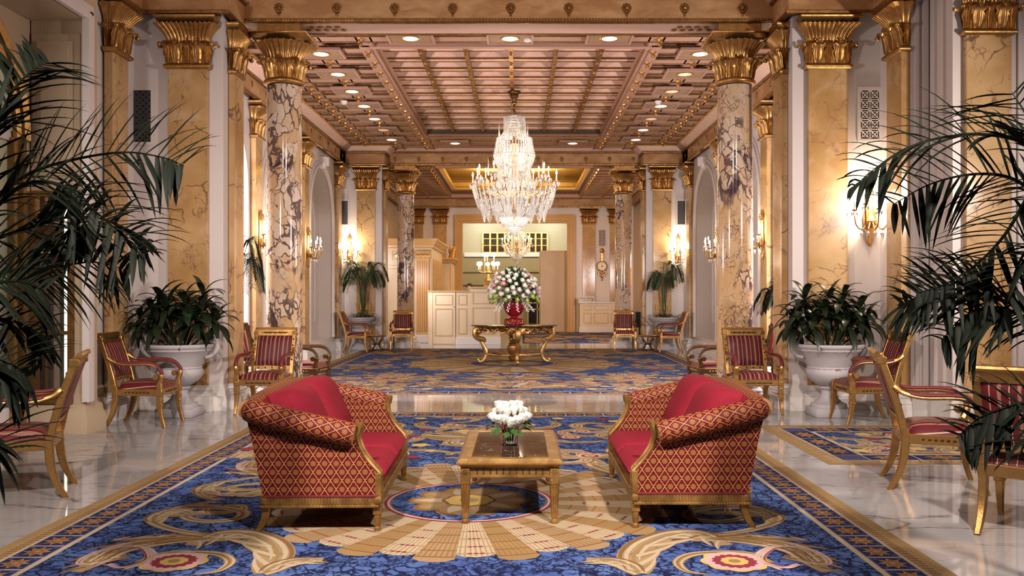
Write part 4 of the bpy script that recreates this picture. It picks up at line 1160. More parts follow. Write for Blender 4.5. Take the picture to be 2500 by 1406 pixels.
    def build(s,name,label,mats=WM):
        o=mk(name,s.m,mats,flat=True); tag(o,label,'carpet'); return o
def border(R,x0,x1,y0,y1,tl=.21,k=1.0,ym=None):
    b=[0,.06*k,.135*k,.15*k,.335*k,.37*k]
    R.rect(x0,x1,y0,y1,'gold',0); 
    def fr(o0,o1,col,lay):
        X0,X1,Y0,Y1=x0+o0,x1-o0,y0+o0,y1-o0; q=o1-o0
        R.rect(X0,X1,Y0,Y0+q,col,lay); R.rect(X0,X1,Y1-q,Y1,col,lay); R.rect(X0,X0+q,Y0+q,Y1-q,col,lay); R.rect(X1-q,X1,Y0+q,Y1-q,col,lay)
    fr(b[1],b[2],'tan',1); fr(b[2],b[3],'cream',1); fr(b[3],b[4],'violet',1); fr(b[4],b[5],'cream',1)
    # dashes of the guard stripe and the flowered tiles
    def side(hor,fixed,lo,hi,sg):
        f=(lambda u,v:(u,fixed+sg*v)) if hor else (lambda u,v:(fixed+sg*v,u))
        n=int((hi-lo)/tl); st=(hi-lo)/n
        for i in range(n):
            a=lo+i*st
            for q in range(5):
                c=a+st*(q+.3)/5; R.poly([f(c,b[1]+.012*k),f(c+.02,b[1]+.012*k),f(c+.035,b[2]-.01*k),f(c+.013,b[2]-.01*k)],'brown',2)
            vm=(b[3]+b[4])/2; hw=(b[4]-b[3])/2
            R.poly([f(a,b[3]),f(a+.012,b[3]),f(a+.012,b[4]),f(a,b[4])],'cream',2)
            R.poly([f(a+.02,b[3]+.01*k),f(a+st-.012,b[3]+.01*k),f(a+st-.012,b[4]-.01*k),f(a+.02,b[4]-.01*k)],'navy',2)
            c=a+st*.52
            for (ru,rv,col,lay) in ((.42*st,.85*hw,'gold',3),(.30*st,.6*hw,'rust',4),(.12*st,.25*hw,'tan',5)):
                R.poly([f(c+ru*(1 if j%2==0 else .55)*cos(2*pi*j/16),vm+rv*(1 if j%2==0 else .55)*sin(2*pi*j/16)) for j in range(16)],col,lay)
            for (du,dv) in ((-.34,-.7),(.34,-.7),(-.34,.7),(.34,.7)):
                R.poly([f(c+du*st-.016,vm+dv*hw),f(c+du*st,vm+dv*hw-.014),f(c+du*st+.016,vm+dv*hw),f(c+du*st,vm+dv*hw+.014)],'violet',3)
    side(True,y0,x0+b[4],x1-b[4],1); side(True,y1,x0+b[4],x1-b[4],-1); side(False,x0,y0+b[4],y1-b[4],1); side(False,x1,y0+b[4],y1-b[4],-1)
    return b[5]
def medallion(R,cx,cy,k=1.0,n=36):
    r0,r1=.56*k,1.33*k
    for i in range(n):
        a=2*pi*(i+.5)/n; h=pi/n; col=('gold','cream','tan','cream')[i%4]
        tip=1.0+ (.035 if i%2==0 else -.03)
        pts=[(r0*.98,-h),(r1*tip*.965,-h),(r1*tip*.995,-h*.6),(r1*tip*1.005,0),(r1*tip*.995,h*.6),(r1*tip*.965,h),(r0*.98,h)]
        R.poly([(cx+r*cos(a+b),cy+r*sin(a+b)) for r,b in pts],col,2)
        rows=[.70,.86,1.02,1.17,1.29] if i%2==0 else [.78,.94,1.10,1.23]
        for r in rows:
            dk='wine' if i%2==0 else 'rust'
            if i%2==0: R.ring(cx,cy,r*k-.007*k,r*k+.007*k,'rust',4,a-h,a+h,6)
            for q in (-.32,0,.32):
                if i%2==1 : R.ring(cx,cy,r*k-.010*k,r*k+.010*k,'wine',5,a+h*(q-.11),a+h*(q+.11),2)
            if i%2==1: R.ring(cx,cy,r*k-.006*k,r*k+.006*k,'tan',4,a-h,a+h,6)
        for q in range(-3,4):                 # woven ribs
            b=a+h*q/3.6; wv=h*.045
            R.strip([(cx+r0*cos(b-wv),cy+r0*sin(b-wv)),(cx+r1*.96*cos(b-wv),cy+r1*.96*sin(b-wv))],[(cx+r0*cos(b+wv),cy+r0*sin(b+wv)),(cx+r1*.96*cos(b+wv),cy+r1*.96*sin(b+wv))],'umber' if i%2==0 else 'tan',3)
    R.disc(cx,cy,r0*1.02,'wine',5,72); R.disc(cx,cy,r0*.985,'pink',6,72); R.disc(cx,cy,r0*.955,'brown',7,72); R.disc(cx,cy,r0*.935,'carpet_blue',8,72)
    R.disc(cx,cy,r0*.62,'brown',9,120,10,.22); R.disc(cx,cy,r0*.56,'gold',10,120,10,.22)
    for i in range(10):
        a=2*pi*i/10; 
        R.ribbon([(cx+r0*(.22+.45*v)*cos(a),cy+r0*(.22+.45*v)*sin(a),0) for v in [q/8 for q in range(9)]],lambda v:r0*.19*sin(pi*min(1,v*.8+.2)),'cream' if i%2 else 'tan',11)
    R.disc(cx,cy,r0*.30,'brown',12,60,8,.12); R.disc(cx,cy,r0*.26,'yellow',13,60,8,.12); R.disc(cx,cy,r0*.12,'tan',14,20)
def flower(R,x,y,r,lay):
    R.disc(x,y,r*1.0,'yellow',lay,80,8,.12,sy=1); R.disc(x,y,r*.88,'pink',lay+1,80,8,.13); R.disc(x,y,r*.66,'wine',lay+2,64,16,.14); R.disc(x,y,r*.42,'yellow',lay+3,40,10,.1); R.disc(x,y,r*.2,'gold',lay+4,20)
# --- near carpet
nx0,nx1,ny0,ny1=-2.872,2.189,1.38,10.56; cx=(nx0+nx1)/2; cy=5.99
R=Rug(); bw=border(R,nx0,nx1,ny0,ny1)
R.rect(nx0+bw,nx1-bw,ny0+bw,ny1-bw,'carpet_blue',1)
medallion(R,cx,cy)
def W(lst,mir): # photo floor marks -> carpet plane, mirrored about the carpet's axis
    o=[]
    for px,py in lst:
        x,y=G(px,py); o.append((2*cx-x if mir else x,y))
    return o
def half(mir,flipy=False):
    sd=-1 if mir else 1
    T=lambda l:[(x,2*cy-y) if flipy else (x,y) for x,y in W(l,mir)]
    sf=sd*(-1 if flipy else 1)
    R.scroll(T([(652,1400),(676,1378),(690,1352),(672,1325),(620,1304),(560,1300),(505,1312),(460,1332)]),.20,4,8,sf)
    R.scroll(T([(640,1402),(668,1382),(720,1368),(790,1366)]),.13,4,5,-sf)
    R.scroll(T([(560,1318),(470,1318),(380,1328),(300,1345),(245,1372),(190,1398)]),.17,4,7,-sf,('tan','brown','cream','gold'))
    R.scroll(T([(252,1366),(256,1350),(300,1338),(350,1340),(362,1368),(300,1386),(268,1378)]),.07,5,6,sf,('pink','cream','wine','pink'))
    R.band([(p.x,p.y,0) for p in spline([(a,b,0) for a,b in T([(330,1375),(400,1352),(480,1350),(540,1356),(562,1374),(530,1396),(470,1404)])],8)],lambda u:.07*sin(pi*min(1,u*.85+.1)),5,('gold','cream','brown'))
    x,y=T([(425,1372)])[0]; flower(R,x,y,.16,6)
    R.scroll(T([(270,1322),(330,1316),(400,1312),(420,1308)]),.06,4,4,sf,('brown','cream','tan','pink'))
    # inner spiral beside the settee
    R.band([(p.x,p.y,0) for p in spline([(a,b,0) for a,b in T([(520,1308),(440,1298),(385,1282),(372,1268),(400,1250),(450,1242),(520,1240),(580,1246),(595,1256),(575,1268),(520,1274),(470,1270),(452,1260),(480,1252),(530,1251),(550,1257)])],8)],lambda u:.085*sin(pi*min(1,u*.7+.2))+.01,4)
    R.scroll(T([(376,1276),(372,1264),(410,1248),(470,1246)]),.14,5,6,-sf)
    R.scroll(T([(640,1200),(560,1192),(500,1192),(482,1204),(500,1216),(530,1222)]),.10,4,6,sf)
    R.band([(p.x,p.y,0) for p in spline([(a,b,0) for a,b in T([(560,1205),(590,1196),(630,1196),(648,1203),(620,1212),(580,1212)])],8)],.05,5,('gold','yellow','brown'))
    R.scroll(T([(650,1135),(610,1128),(588,1138),(600,1150),(640,1152)]),.12,4,6,sf,('brown','cream','pink','gold'))
    R.scroll(T([(545,1234),(500,1236),(440,1240)]),.05,6,3,sf,('wine','pink','rust','tan'))
for mir in (False,True):
    half(mir); half(mir,True)
# rear field scrolls seen between the settees
rr=random.Random(11)
def field(R,x0,x1,y0,y1,n,w0,avoid=None,rr=rr,lay=3,axis=None):
    # pairs of spiral acanthus scrolls mirrored about the axis
    for i in range(n):
        x=rr.uniform(0,x1-axis); y=rr.uniform(y0,y1); a=rr.uniform(0,6.28); r=rr.uniform(.18,.36)*w0; tw=rr.choice((-1,1))
        if avoid and (x*x+(y-avoid[1])**2)<avoid[2]**2: continue
        for s in (-1,1):
            pts=[]
            for k in range(12):
                u=k/11; q=r*(1.35-u*1.05); b=a+tw*u*5.0
                pts.append((axis+s*(x+q*cos(b)),y+q*sin(b)))
            pts=[(min(max(p[0],x0+.02),x1-.02),min(max(p[1],y0+.02),y1-.02)) for p in pts]
            pal=rr.choice((('tan','cream','brown','gold'),('gold','cream','tan','brown'),('tan','gold','cream','pink')))
            R.scroll(pts,r*.42,lay,7,s*tw,pal)
            if i%3==0: flower(R,min(max(axis+s*x,x0+.1),x1-.1),min(max(y,y0+.1),y1-.1),r*.33,lay+5)
            else: R.disc(min(max(axis+s*(x+r*1.5*cos(a+2)),x0+.05),x1-.05),min(max(y+r*1.4*sin(a+2),y0+.05),y1-.05),r*.2,('pink','wine','yellow')[i%3],lay+4,20,5,.3)
field(R,nx0+bw,nx1-bw,7.55,ny1-bw,30,1.0,None,rr,3,cx)
# shell palmette at the rear edge on the axis
def palmette(R,x,y,r,sy,lay):
    for i in range(13):
        a=pi*(i+.5)/13; R.ribbon([(x+r*v*cos(a),y+sy*r*v*sin(a)*.8,0) for v in [.15+.85*q/6 for q in range(7)]],lambda v:r*.20*(v*.8+.15)*sin(pi*min(1,v*.75+.25)),('gold','tan','cream')[i%3],lay+i%2)
palmette(R,cx,8.6,.75,1,9); palmette(R,cx-1.6,9.3,.5,1,9); palmette(R,cx+1.6,9.3,.5,1,9)
R.build('carpet','near blue carpet with a fan medallion under the low table')
# --- hall carpet
R=Rug(); fx0,fx1,fy0,fy1=-4.0,3.70,12.39,23.2; fc=(fx0+fx1)/2
bw=border(R,fx0,fx1,fy0,fy1,.42,1.08)
R.rect(fx0+bw,fx1-bw,fy0+bw,fy1-bw,'carpet_blue',1)
medallion(R,fc,18.1,1.62)
rr=random.Random(5)
field(R,fx0+bw,fx1-bw,fy0+bw+.05,15.8,75,1.05,None,rr,3,fc); field(R,fx0+bw,fx1-bw,20.4,fy1-bw-.05,55,1.05,None,rr,3,fc)
field(R,fx0+bw,fx1-bw,15.7,20.5,60,1.0,(0,18.1,2.6),rr,3,fc)
palmette(R,fc,13.2,1.25,1,9); palmette(R,fc,14.6,1.0,1,10)
R.build('carpet','large blue hall carpet under the round gilt table')
# --- side rug at right
R=Rug(); bw=border(R,2.56,6.9,7.29,9.47,.42,1.25)
R.rect(2.56+bw,6.9-bw,7.29+bw,9.47-bw,'carpet_blue',1); rr=random.Random(8)
field(R,2.56+bw,6.9-bw,7.29+bw+.02,9.47-bw-.02,24,1.05,None,rr,3,4.73)
R.build('carpet','smaller blue rug at right behind the raked armchair')
# --- far runner at the back
R=Rug(); R.rect(.1,3.55,25.75,33.6,'navy',0); R.rect(.2,3.45,25.9,33.4,'carpet_blue',1); rr=random.Random(9)
field(R,.2,3.45,25.95,33.3,26,1.6,None,rr,3,1.82)
R.build('carpet','far carpet leading to the panelled desk below the wall clock')
# ---------- plants ----------
def frond(m,pts,nl,L,w,droop=.9,up=.25,sp=1.0,seed=0,r0=.010,start=.18,side=None,tw=0):
    r=random.Random(seed); c=spline(pts,8); n=len(c)
    m.tube(c,[r0*(1-.85*i/(n-1)) for i in range(n)],5)
    for k in range(nl):
        u=start+(1-start)*(k+.5)/nl; i=min(n-2,int(u*(n-1))); p=c[i]+(c[i+1]-c[i])*(u*(n-1)-i); t=(c[i+1]-c[max(0,i-1)]).normalized()
        sd=t.cross(V((0,0,1)))
        sd=sd.normalized() if sd.length>.05 else V((1,0,0))
        if tw:
            if r.random()<.07: continue
            sd=M4.Rotation(tw+r.uniform(-.3,.3),3,t)@sd
        for q in (-1,1):
            l=L*(.55+.45*sin(pi*min(1,u*.85+.12)))*(1-.35*max(0,u-.8)/.2)*r.uniform(.88,1.08)
            a=.75-.42*u+(r.uniform(-.16,.16) if tw else 0); d=(sd*q*cos(a)+t*sin(a)*1.15+V((0,0,up))).normalized()
            ww=w*(.8+.4*r.random()); cur=d.copy(); x=p.copy(); N=6; dr=droop*r.uniform(.75,1.25); vs=[];fs=[]
            for j in range(N+1):
                v=j/N; nz=cur.cross(V((0,0,1))); nz=nz.normalized() if nz.length>.05 else V((1,0,0))
                h=ww*.5*(.35+.65*sin(pi*min(1,v*.95+.12)) if v<.5 else (1-v)**.6*1.45*.9)
                h=min(h,ww*.5)
                fold=cur.cross(nz)*h*.35
                vs+=[x-nz*h+fold,x,x+nz*h+fold]; x=x+cur*(l/N); cur=(cur-V((0,0,1))*dr/N*(.5+v)).normalized()
            for j in range(N):
                b=j*3; fs+=[(b,b+1,b+4,b+3),(b+1,b+2,b+5,b+4)]
            m.add(vs,fs)
def big_palm(base,fr,label,seed):
    t=thing('potted_palm',label,'palm',(0,0,0))
    t.location=(base[0],base[1],0); off=V((base[0],base[1],0))
    m=MB(); m.lathe([(.0,0),(.17,0),(.19,.05),(.22,.36),(.235,.38),(.23,.42),(.20,.42),(.19,.37),(.0,.36)],24); mk('pot',m,'stone_urn',t)
    for i,(pts,nl,L,dr,up) in enumerate(fr):
        m=MB(); pp=[P(*q)-off for q in pts]
        s=pp[0]; pet=bez((.03*cos(i*2.1),.03*sin(i*2.1),.36),(.04*cos(i*2.1),.04*sin(i*2.1),.9),(s*.8+V((0,0,-.25))),s,8)
        m.tube(pet,[.014-.0006*k for k in range(9)],6)
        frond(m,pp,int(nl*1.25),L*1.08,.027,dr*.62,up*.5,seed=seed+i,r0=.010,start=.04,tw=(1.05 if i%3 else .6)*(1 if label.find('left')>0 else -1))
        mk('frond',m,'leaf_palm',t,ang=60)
    return t
LF=[([(-70,520,3.5),(-20,340,3.55),(30,225,3.6),(80,172,3.65),(118,150,3.7)],17,.34,1.3,.12),
    ([(-60,520,3.9),(60,430,3.9),(170,392,3.9),(300,372,3.9),(400,385,3.9),(446,404,3.9)],24,.34,1.2,.35),
    ([(-60,560,3.6),(50,455,3.6),(150,452,3.65),(225,510,3.7),(300,575,3.75),(350,620,3.8)],24,.36,1.5,.15),
    ([(-60,600,3.7),(60,560,3.7),(170,530,3.8),(270,540,3.9),(360,590,4.0)],26,.36,1.2,.25),
    ([(-60,690,3.5),(30,660,3.5),(90,655,3.55),(150,650,3.6),(230,640,3.7),(310,660,3.8)],20,.30,1.3,.1),
    ([(-70,720,3.3),(0,690,3.3),(60,690,3.35),(105,710,3.4)],15,.30,1.5,.0),
    ([(-60,800,3.4),(10,780,3.4),(70,800,3.45),(120,830,3.5)],11,.26,1.2,.1),
    ([(-80,940,3.2),(-20,880,3.2),(30,890,3.2),(66,920,3.25)],13,.26,1.6,.0),
    ([(-90,1120,3.1),(-50,1060,3.1),(-10,1065,3.1),(20,1095,3.1)],11,.26,1.5,.0),
    ([(-80,420,3.4),(-30,330,3.4),(0,290,3.4),(20,300,3.45)],9,.40,1.0,.3)]
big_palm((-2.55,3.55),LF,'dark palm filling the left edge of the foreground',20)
RF=[([(2580,430,3.6),(2500,350,3.6),(2400,328,3.6),(2300,336,3.65),(2213,362,3.7),(2145,405,3.75),(2085,455,3.8)],21,.36,1.35,.45),
    ([(2580,520,3.7),(2480,440,3.7),(2380,425,3.75),(2270,450,3.8),(2180,500,3.85)],18,.32,1.5,.1),
    ([(2560,420,3.5),(2510,480,3.5),(2455,570,3.5),(2390,640,3.55),(2310,692,3.6),(2240,715,3.65)],24,.30,1.2,.15),
    ([(2580,790,3.6),(2470,742,3.6),(2390,715,3.65),(2298,706,3.7),(2230,730,3.75),(2195,748,3.8)],22,.30,1.2,.2),
    ([(2580,840,3.5),(2490,770,3.5),(2420,750,3.5),(2350,775,3.55),(2300,830,3.6)],18,.30,1.6,.0),
    ([(2580,1010,3.3),(2500,985,3.3),(2440,1000,3.3),(2385,1025,3.35),(2335,1070,3.4)],17,.22,1.4,.1),
    ([(2600,1130,3.2),(2545,1060,3.2),(2505,1070,3.2),(2490,1120,3.2)],9,.24,1.6,.0),
    ([(2590,420,3.3),(2530,330,3.3),(2500,270,3.35),(2470,225,3.4)],9,.36,1.1,.3),
    ([(2590,700,3.4),(2540,600,3.4),(2500,620,3.4),(2470,690,3.4),(2450,790,3.45)],18,.28,1.5,.0)]
big_palm((2.62,3.6),RF,'dark palm filling the right edge of the foreground',60)
def hall_palm(nf,H,Rr,seed,mat,nl=16,L=.34,w=.02,pot=False,zb=.8,stem=.5):
    t=thing('potted_palm','x','palm'); r=random.Random(seed)
    for i in range(nf):
        a=2*pi*(i*.382+.1)+r.uniform(-.2,.2); k=r.uniform(.75,1.1); hh=H*r.uniform(.72,1.05); rad=Rr*k*(.55+.45*(i%3)/2)
        m=MB(); c,s=cos(a),sin(a)
        frond(m,[(.03*c,.03*s,zb),(.10*c*k,.10*s*k,zb+hh*stem),(rad*.38*c,rad*.38*s,zb+hh*.86),(rad*.7*c,rad*.7*s,zb+hh),(rad*c,rad*s,zb+hh*.88),(rad*1.15*c,rad*1.15*s,zb+hh*.70)],nl,L,w,1.5,.1,seed=seed*50+i,r0=.011,start=.46)
        mk('frond',m,mat,t,ang=60)
    if pot:
        m=MB(); m.lathe([(.0,0),(.19,0),(.25,.4),(.27,.44),(.25,.46),(.22,.42),(0,.41)],24); mk('pot',m,'stone_urn',t)
    return t
def ring_leaves(t,n,R,z,L,w,seed,mat,name='underplanting'):
    r=random.Random(seed); m=MB()
    for k in range(n):
        a=2*pi*k/n+r.uniform(-.2,.2); q=R*r.uniform(.2,.9); d=(cos(a),sin(a),r.uniform(.5,1.6)); leaf_blade(m,(q*cos(a),q*sin(a),z),d,L*r.uniform(.7,1.15),w,r.uniform(1.6,2.8),7)
    return mk(name,m,mat,t,ang=80)
for i,(x,y,l) in enumerate(((-4.02,22.62,'far left palm rising from a stone urn beneath a wall light'),(3.72,22.62,'far right palm rising from a stone urn beneath a wall light'))):
    t=hall_palm(20,1.42,.70-.12*i,3+i,'leaf_palm_far',22,.36,.024,zb=.79,stem=.6); t.location=(x,y,0); t.scale=(.84-.1*i,.5,1); t['label']=l; t['group']='palms in the far urns'
    ring_leaves(t,60,.3,.80,.42,.03,7+i,'leaf_palm_far')
    for k in range(7):
        m=MB(); a=k*.9+i; x0=.2*cos(a); y0=.2*sin(a)
        for q in range(6): m.sphere((x0*(1+.04*q),y0*(1+.04*q),1.05+.03*q),.022-.002*q,5,3)
        mk('yellow_bloom',m,'bloom_yellow',t)
for i,(x,y,h,l) in enumerate(((-4.05,12.5,1.85,'palm half seen behind the near left pier'),(3.82,12.5,1.35,'palm half seen behind the near right pier'))):
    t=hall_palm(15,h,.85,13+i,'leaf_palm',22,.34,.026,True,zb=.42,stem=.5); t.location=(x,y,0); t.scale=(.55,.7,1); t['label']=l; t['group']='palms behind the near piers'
def dracaena(x,y,seed,label):
    t=thing('leafy_plant',label,'plant',(x,y,.79)); t.scale=(.95,.85,1); r=random.Random(seed)
    heads=[(-.34,-.06,.36),(-.14,-.16,.40),(.10,-.12,.43),(.34,-.05,.38),(-.24,.08,.50),(.22,.08,.54),(0,.05,.48),(-.46,.0,.24),(.46,-.02,.24),(-.24,-.22,.24),(.20,-.24,.25)]
    for hx,hy,hz in heads:
        hx+=r.uniform(-.04,.04); m=MB(); m.tube([(hx*.25,hy*.25,0),(hx*.7,hy*.7,hz*.6),(hx,hy,hz)],.012,6)
        n=17
        for k in range(n):
            a=k*2.4+r.uniform(-.3,.3); el=1.15-1.9*(k/n)+r.uniform(-.15,.15)
            d=(cos(a)*cos(el),sin(a)*cos(el),sin(el)); leaf_blade(m,(hx,hy,hz+.08*(1-k/n)),d,r.uniform(.27,.40),r.uniform(.07,.10),1.5,7)
        mk('leaf_head',m,'leaf_broad',t,ang=80)
    return t
dracaena(-3.95,10.25,5,'dark broad-leaved plant in the near left urn')
dracaena(3.60,10.25,8,'dark broad-leaved plant in the near right urn')
# --- great bouquet on the centre table
bx,by=-.11,18.2
t=thing('red_vase','glossy red vase on the round gilt table','vase',(bx,by,.795))
m=MB(); m.lathe([(.0,0),(.20,0),(.215,.02),(.215,.10),(.19,.125),(.08,.15),(.07,.17),(.10,.185),(.15,.22),(.20,.30),(.222,.38),(.225,.45),(.205,.50),(.19,.49),(.0,.4)],32); m.mi=1; r=random.Random(2)
for k in range(60):
    a=r.random()*6.28; m.sphere((.218*cos(a),.218*sin(a),.015+.09*r.random()),.011,5,3,(1,1,1.5))
mk('vase_body',m,['lacquer_red','gold_light'],t)
fo=MB(); r=random.Random(6)
for k in range(620):
    a=r.random()*6.28; e=r.uniform(-.35,1.5); q=r.uniform(.10,.47); d=V((cos(a)*cos(e),sin(a)*cos(e),sin(e))); leaf_blade(fo,V((0,0,.62))+V((d.x*q,d.y*q,d.z*q*1.05)),d+V((0,0,r.uniform(-.3,.2))),r.uniform(.08,.16),r.uniform(.03,.055),.6,4)
o=mk('foliage',fo,'leaf_rose',None,ang=80); o.location=(bx,by,.795); o['label']='dark foliage of the great bouquet in the red vase'; o['category']='foliage'; o['kind']='stuff'
big=[rose_mesh(.05,7,40+k) for k in range(3)]; MESH={}
lab={'petal_white':'white rose in the great bouquet on the round table','petal_pink':'pink bloom in the great bouquet on the round table','petal_green':'lime green bloom low in the great bouquet'}
N=125
for k in range(N):
    zz=1-(k+.5)/N*1.25; a=k*2.39996; e=math.asin(max(-1,min(1,zz))); q=.50
    d=V((cos(a)*cos(e),sin(a)*cos(e),sin(e)*1.0)); p=V((bx,by,1.42))+V((d.x*q*1.02,d.y*q*1.02,d.z*q*1.05))+V((r.uniform(-.03,.03),r.uniform(-.03,.03),r.uniform(-.03,.03)))
    col='petal_green' if zz<-.05 and r.random()<.75 else ('petal_pink' if r.random()<.14 else 'petal_white')
    key=(col,k%3)
    nm={'petal_white':'white_rose','petal_pink':'pink_bloom','petal_green':'green_bloom'}[col]
    if key not in MESH: o=mk(nm,big[k%3],col,None,ang=80); MESH[key]=o.data
    else: o=bpy.data.objects.new(nm,MESH[key]); COL.objects.link(o)
    o.location=p; o.rotation_euler=d.to_track_quat('Z','Y').to_euler(); s=r.uniform(.72,1.05); o.scale=(s,s,s)
    tag(o,lab[col],'flower',{'petal_white':'white roses of the great bouquet','petal_pink':'pink blooms of the great bouquet','petal_green':'green blooms of the great bouquet'}[col])
sp=None
for k in range(12):
    a=2*pi*k/12+.2
    if sp is None:
        m=MB()
        for q in range(16): m.sphere((.02*sin(q*2.1)+.012*q,.02*cos(q*1.7),-.016*q),.014,5,3)
        o=mk('blossom_spray',m,'petal_white'); sp=o
    else: o=sp.copy(); COL.objects.link(o)
    o.location=(bx+.24*cos(a),by+.24*sin(a),1.31); o.rotation_euler=(0,0,a); tag(o,'drooping white spray around the red vase rim','flower','drooping white sprays of the great bouquet')
# ---------- chandeliers, wall lights, lamps ----------
def octa(m,c,w,h):
    x,y,z=c; m.add([(x,y,z+h),(x+w,y,z+h*.25),(x,y+w,z+h*.25),(x-w,y,z+h*.25),(x,y-w,z+h*.25),(x,y,z-h)],[(0,1,2),(0,2,3),(0,3,4),(0,4,1),(5,2,1),(5,3,2),(5,4,3),(5,1,4)])
om=MB(); octa(om,(0,0,-.05),.028,.055); DROP=None
def drop(parent,p,s=1):
    global DROP
    if DROP is None: DROP=mk('crystal_drop',om,'crystal',parent,flat=True); o=DROP
    else: o=DROP.copy(); COL.objects.link(o); o.parent=parent
    o.location=p; o.scale=(s,s,s); return o
cm=MB(); cm.lathe([(.0,-.01),(.03,-.008),(.033,.0),(.012,.004),(.0115,.10),(.0,.10)],8); CAND=None
bm_=MB(); bm_.lathe([(.002,.10),(.012,.115),(.0135,.13),(.008,.155),(.002,.172)],8); BULB=None
def candle(parent,p,s=1):
    global CAND,BULB
    if CAND is None: CAND=mk('candle',cm,'candle_white',parent); BULB=mk('bulb',bm_,'bulb',parent); a,b=CAND,BULB
    else:
        a=CAND.copy(); b=BULB.copy(); COL.objects.link(a); COL.objects.link(b); a.parent=parent; b.parent=parent
    for o in (a,b): o.location=p; o.scale=(s,s,s)
def chandelier(loc,label,R,zt,zm,zbt,na,seed,top,scl=1.0):
    t=thing('chandelier',label,'chandelier',loc); r=random.Random(seed)
    m=MB(); m.lathe([(.0,top),(.13*scl,top),(.13*scl,top-.03),(.08*scl,top-.06),(.09*scl,top-.10),(.05*scl,top-.14),(.03*scl,top-.2)],16); m.tube([(0,0,top-.15),(0,0,zt)],.016,8)
    for k in range(int((top-.2-zt)/.09)): m.sphere((0,0,top-.22-.09*k),.03 if k%3 else .05,8,5)
    mk('rod',m,'bronze',t)
    m=MB(); pr=[(.02,zt),(.06,zt-.06),(.03,zt-.15),(.05,zt-.4),(.10,zt-.5),(.04,zt-.6),(.05,zm+.1),(.12,zm),(.16,zm-.10),(.10,zm-.22),(.06,zm-.4),(.02,zbt+.15)]; m.lathe([(a*scl,z) for a,z in pr],14); mk('stem',m,'gold_dark',t)
    for k in range(na):
        a=2*pi*(k+.5)/na; c,s=cos(a),sin(a); rr=R*(.97 if k%2 else .80); zc=zm+.10*scl if k%2 else zm+.22*scl; m=MB()
        m.tube(spline([(.10*scl*c,.10*scl*s,zm),(rr*.4*c,rr*.4*s,zm-.20*scl),(rr*.8*c,rr*.8*s,zm-.14*scl),(rr*c,rr*s,zc-.12*scl),(rr*c,rr*s,zc)],4),.011,6); m.lathe([(.002,zc-.015),(.045,zc-.005),(.05,zc+.01),(.02,zc)],8,(rr*c,rr*s,0))
        ar=mk('arm',m,'gold',t); candle(ar,(rr*c,rr*s,zc+.01),1.25)
        for q in range(4 if scl==1.0 else 2):
            b=q*pi/2+.4; drop(t,((rr)*c+.05*cos(b),rr*s+.05*sin(b),zc-.0-.0*q),1.0)
    return t,r
def strands(m,r,a0,r0,z0,r1,z1,n,sag=0,w=.012):
    w*=1.12
    for k in range(n):
        u=k/(n-1); q=r0+(r1-r0)*u; z=z0+(z1-z0)*u-sag*sin(pi*u); octa(m,(q*cos(a0),q*sin(a0),z),w*r.uniform(.8,1.3),w*1.9)
cl,r=chandelier((-.10,17.2,0),'large tiered crystal chandelier hanging over the round table',.86,4.85,3.50,2.62,16,3,5.38)
m=MB()
for k in range(38):                      # crown, upper basket, shaft, dish and tail
    a=2*pi*k/38
    strands(m,r,a,.20,4.86,.20,4.50,12); strands(m,r,a+.1,.05,4.9,.30,4.46,10,.05)
    strands(m,r,a,.34,4.45,.40,4.12,11,.02,.015); strands(m,r,a+.12,.40,4.12,.27,3.86,10,.06,.015); strands(m,r,a,.24,4.30,.20,3.6,20,0,.013)
    strands(m,r,a+.06,.32,3.9,.33,3.62,9,.03,.014); strands(m,r,a,.30,3.70,.62,3.40,13,.10,.015); strands(m,r,a+.1,.82,3.50,.70,3.12,12,.03,.017)
    strands(m,r,a,.66,3.26,.50,3.0,9,.03,.016); strands(m,r,a+.06,.46,3.20,.30,2.92,11,.05,.017); strands(m,r,a,.32,3.0,.20,2.74,9,.03,.015); strands(m,r,a+.1,.19,2.82,.03,2.58,8,.02,.013); strands(m,r,a+.05,.16,3.6,.30,3.0,18,0,.015)
GS=m
for k in range(16):
    a=2*pi*(k+.5)/16
    for q in range(5): strands(m,r,a+.05*(q-2),.70-.015*q,3.22,.60,2.86+.04*abs(q-2),9,0,.017)
o=mk('crystal_strands',GS,'crystal',cl,flat=True); o['kind']='stuff'
for k in range(5):
    a=2*pi*k/5+.5; mm=MB(); mm.lathe([(.001,.3),(.008,.15),(.02,.05),(.02,.0),(.001,-.02)],6,(.30*cos(a),.30*sin(a),4.5)); mk('spire',mm,'crystal',cl,flat=True); mm=MB(); mm.lathe([(.001,.34),(.008,.15),(.02,.05),(.02,.0),(.001,-.02)],6,(.56*cos(a+.6),.56*sin(a+.6),3.72)); mk('spire',mm,'crystal',cl,flat=True)
for k in range(10):
    a=2*pi*k/10; candle(cl,(.22*cos(a),.22*sin(a),4.06),1.2); candle(cl,(.30*cos(a+.3),.30*sin(a+.3),3.36),1.2)
for z,e in ((4.12,420),(3.45,620),(3.05,400)): point('chandelier_light',(-.10,17.2,z),e,(1,.78,.52),.25)
c2,r=chandelier((-.09,29.2,0),'smaller crystal chandelier beyond the tall opening, above the bouquet',.52,3.62,3.02,2.5,10,5,5.84,.6)
m=MB()
for k in range(18):
    a=2*pi*k/18; strands(m,r,a,.10,3.5,.42,3.3,9,-.08,.014); strands(m,r,a,.50,3.1,.30,2.78,10,.04,.016); strands(m,r,a+.1,.34,2.95,.08,2.58,12,.06,.016); strands(m,r,a,.12,2.75,.02,2.45,8,.02,.014)
o=mk('crystal_strands',m,'crystal',c2,flat=True); o['kind']='stuff'
point('chandelier_light',(-.09,29.2,3.1),130,(1,.78,.5),.2)
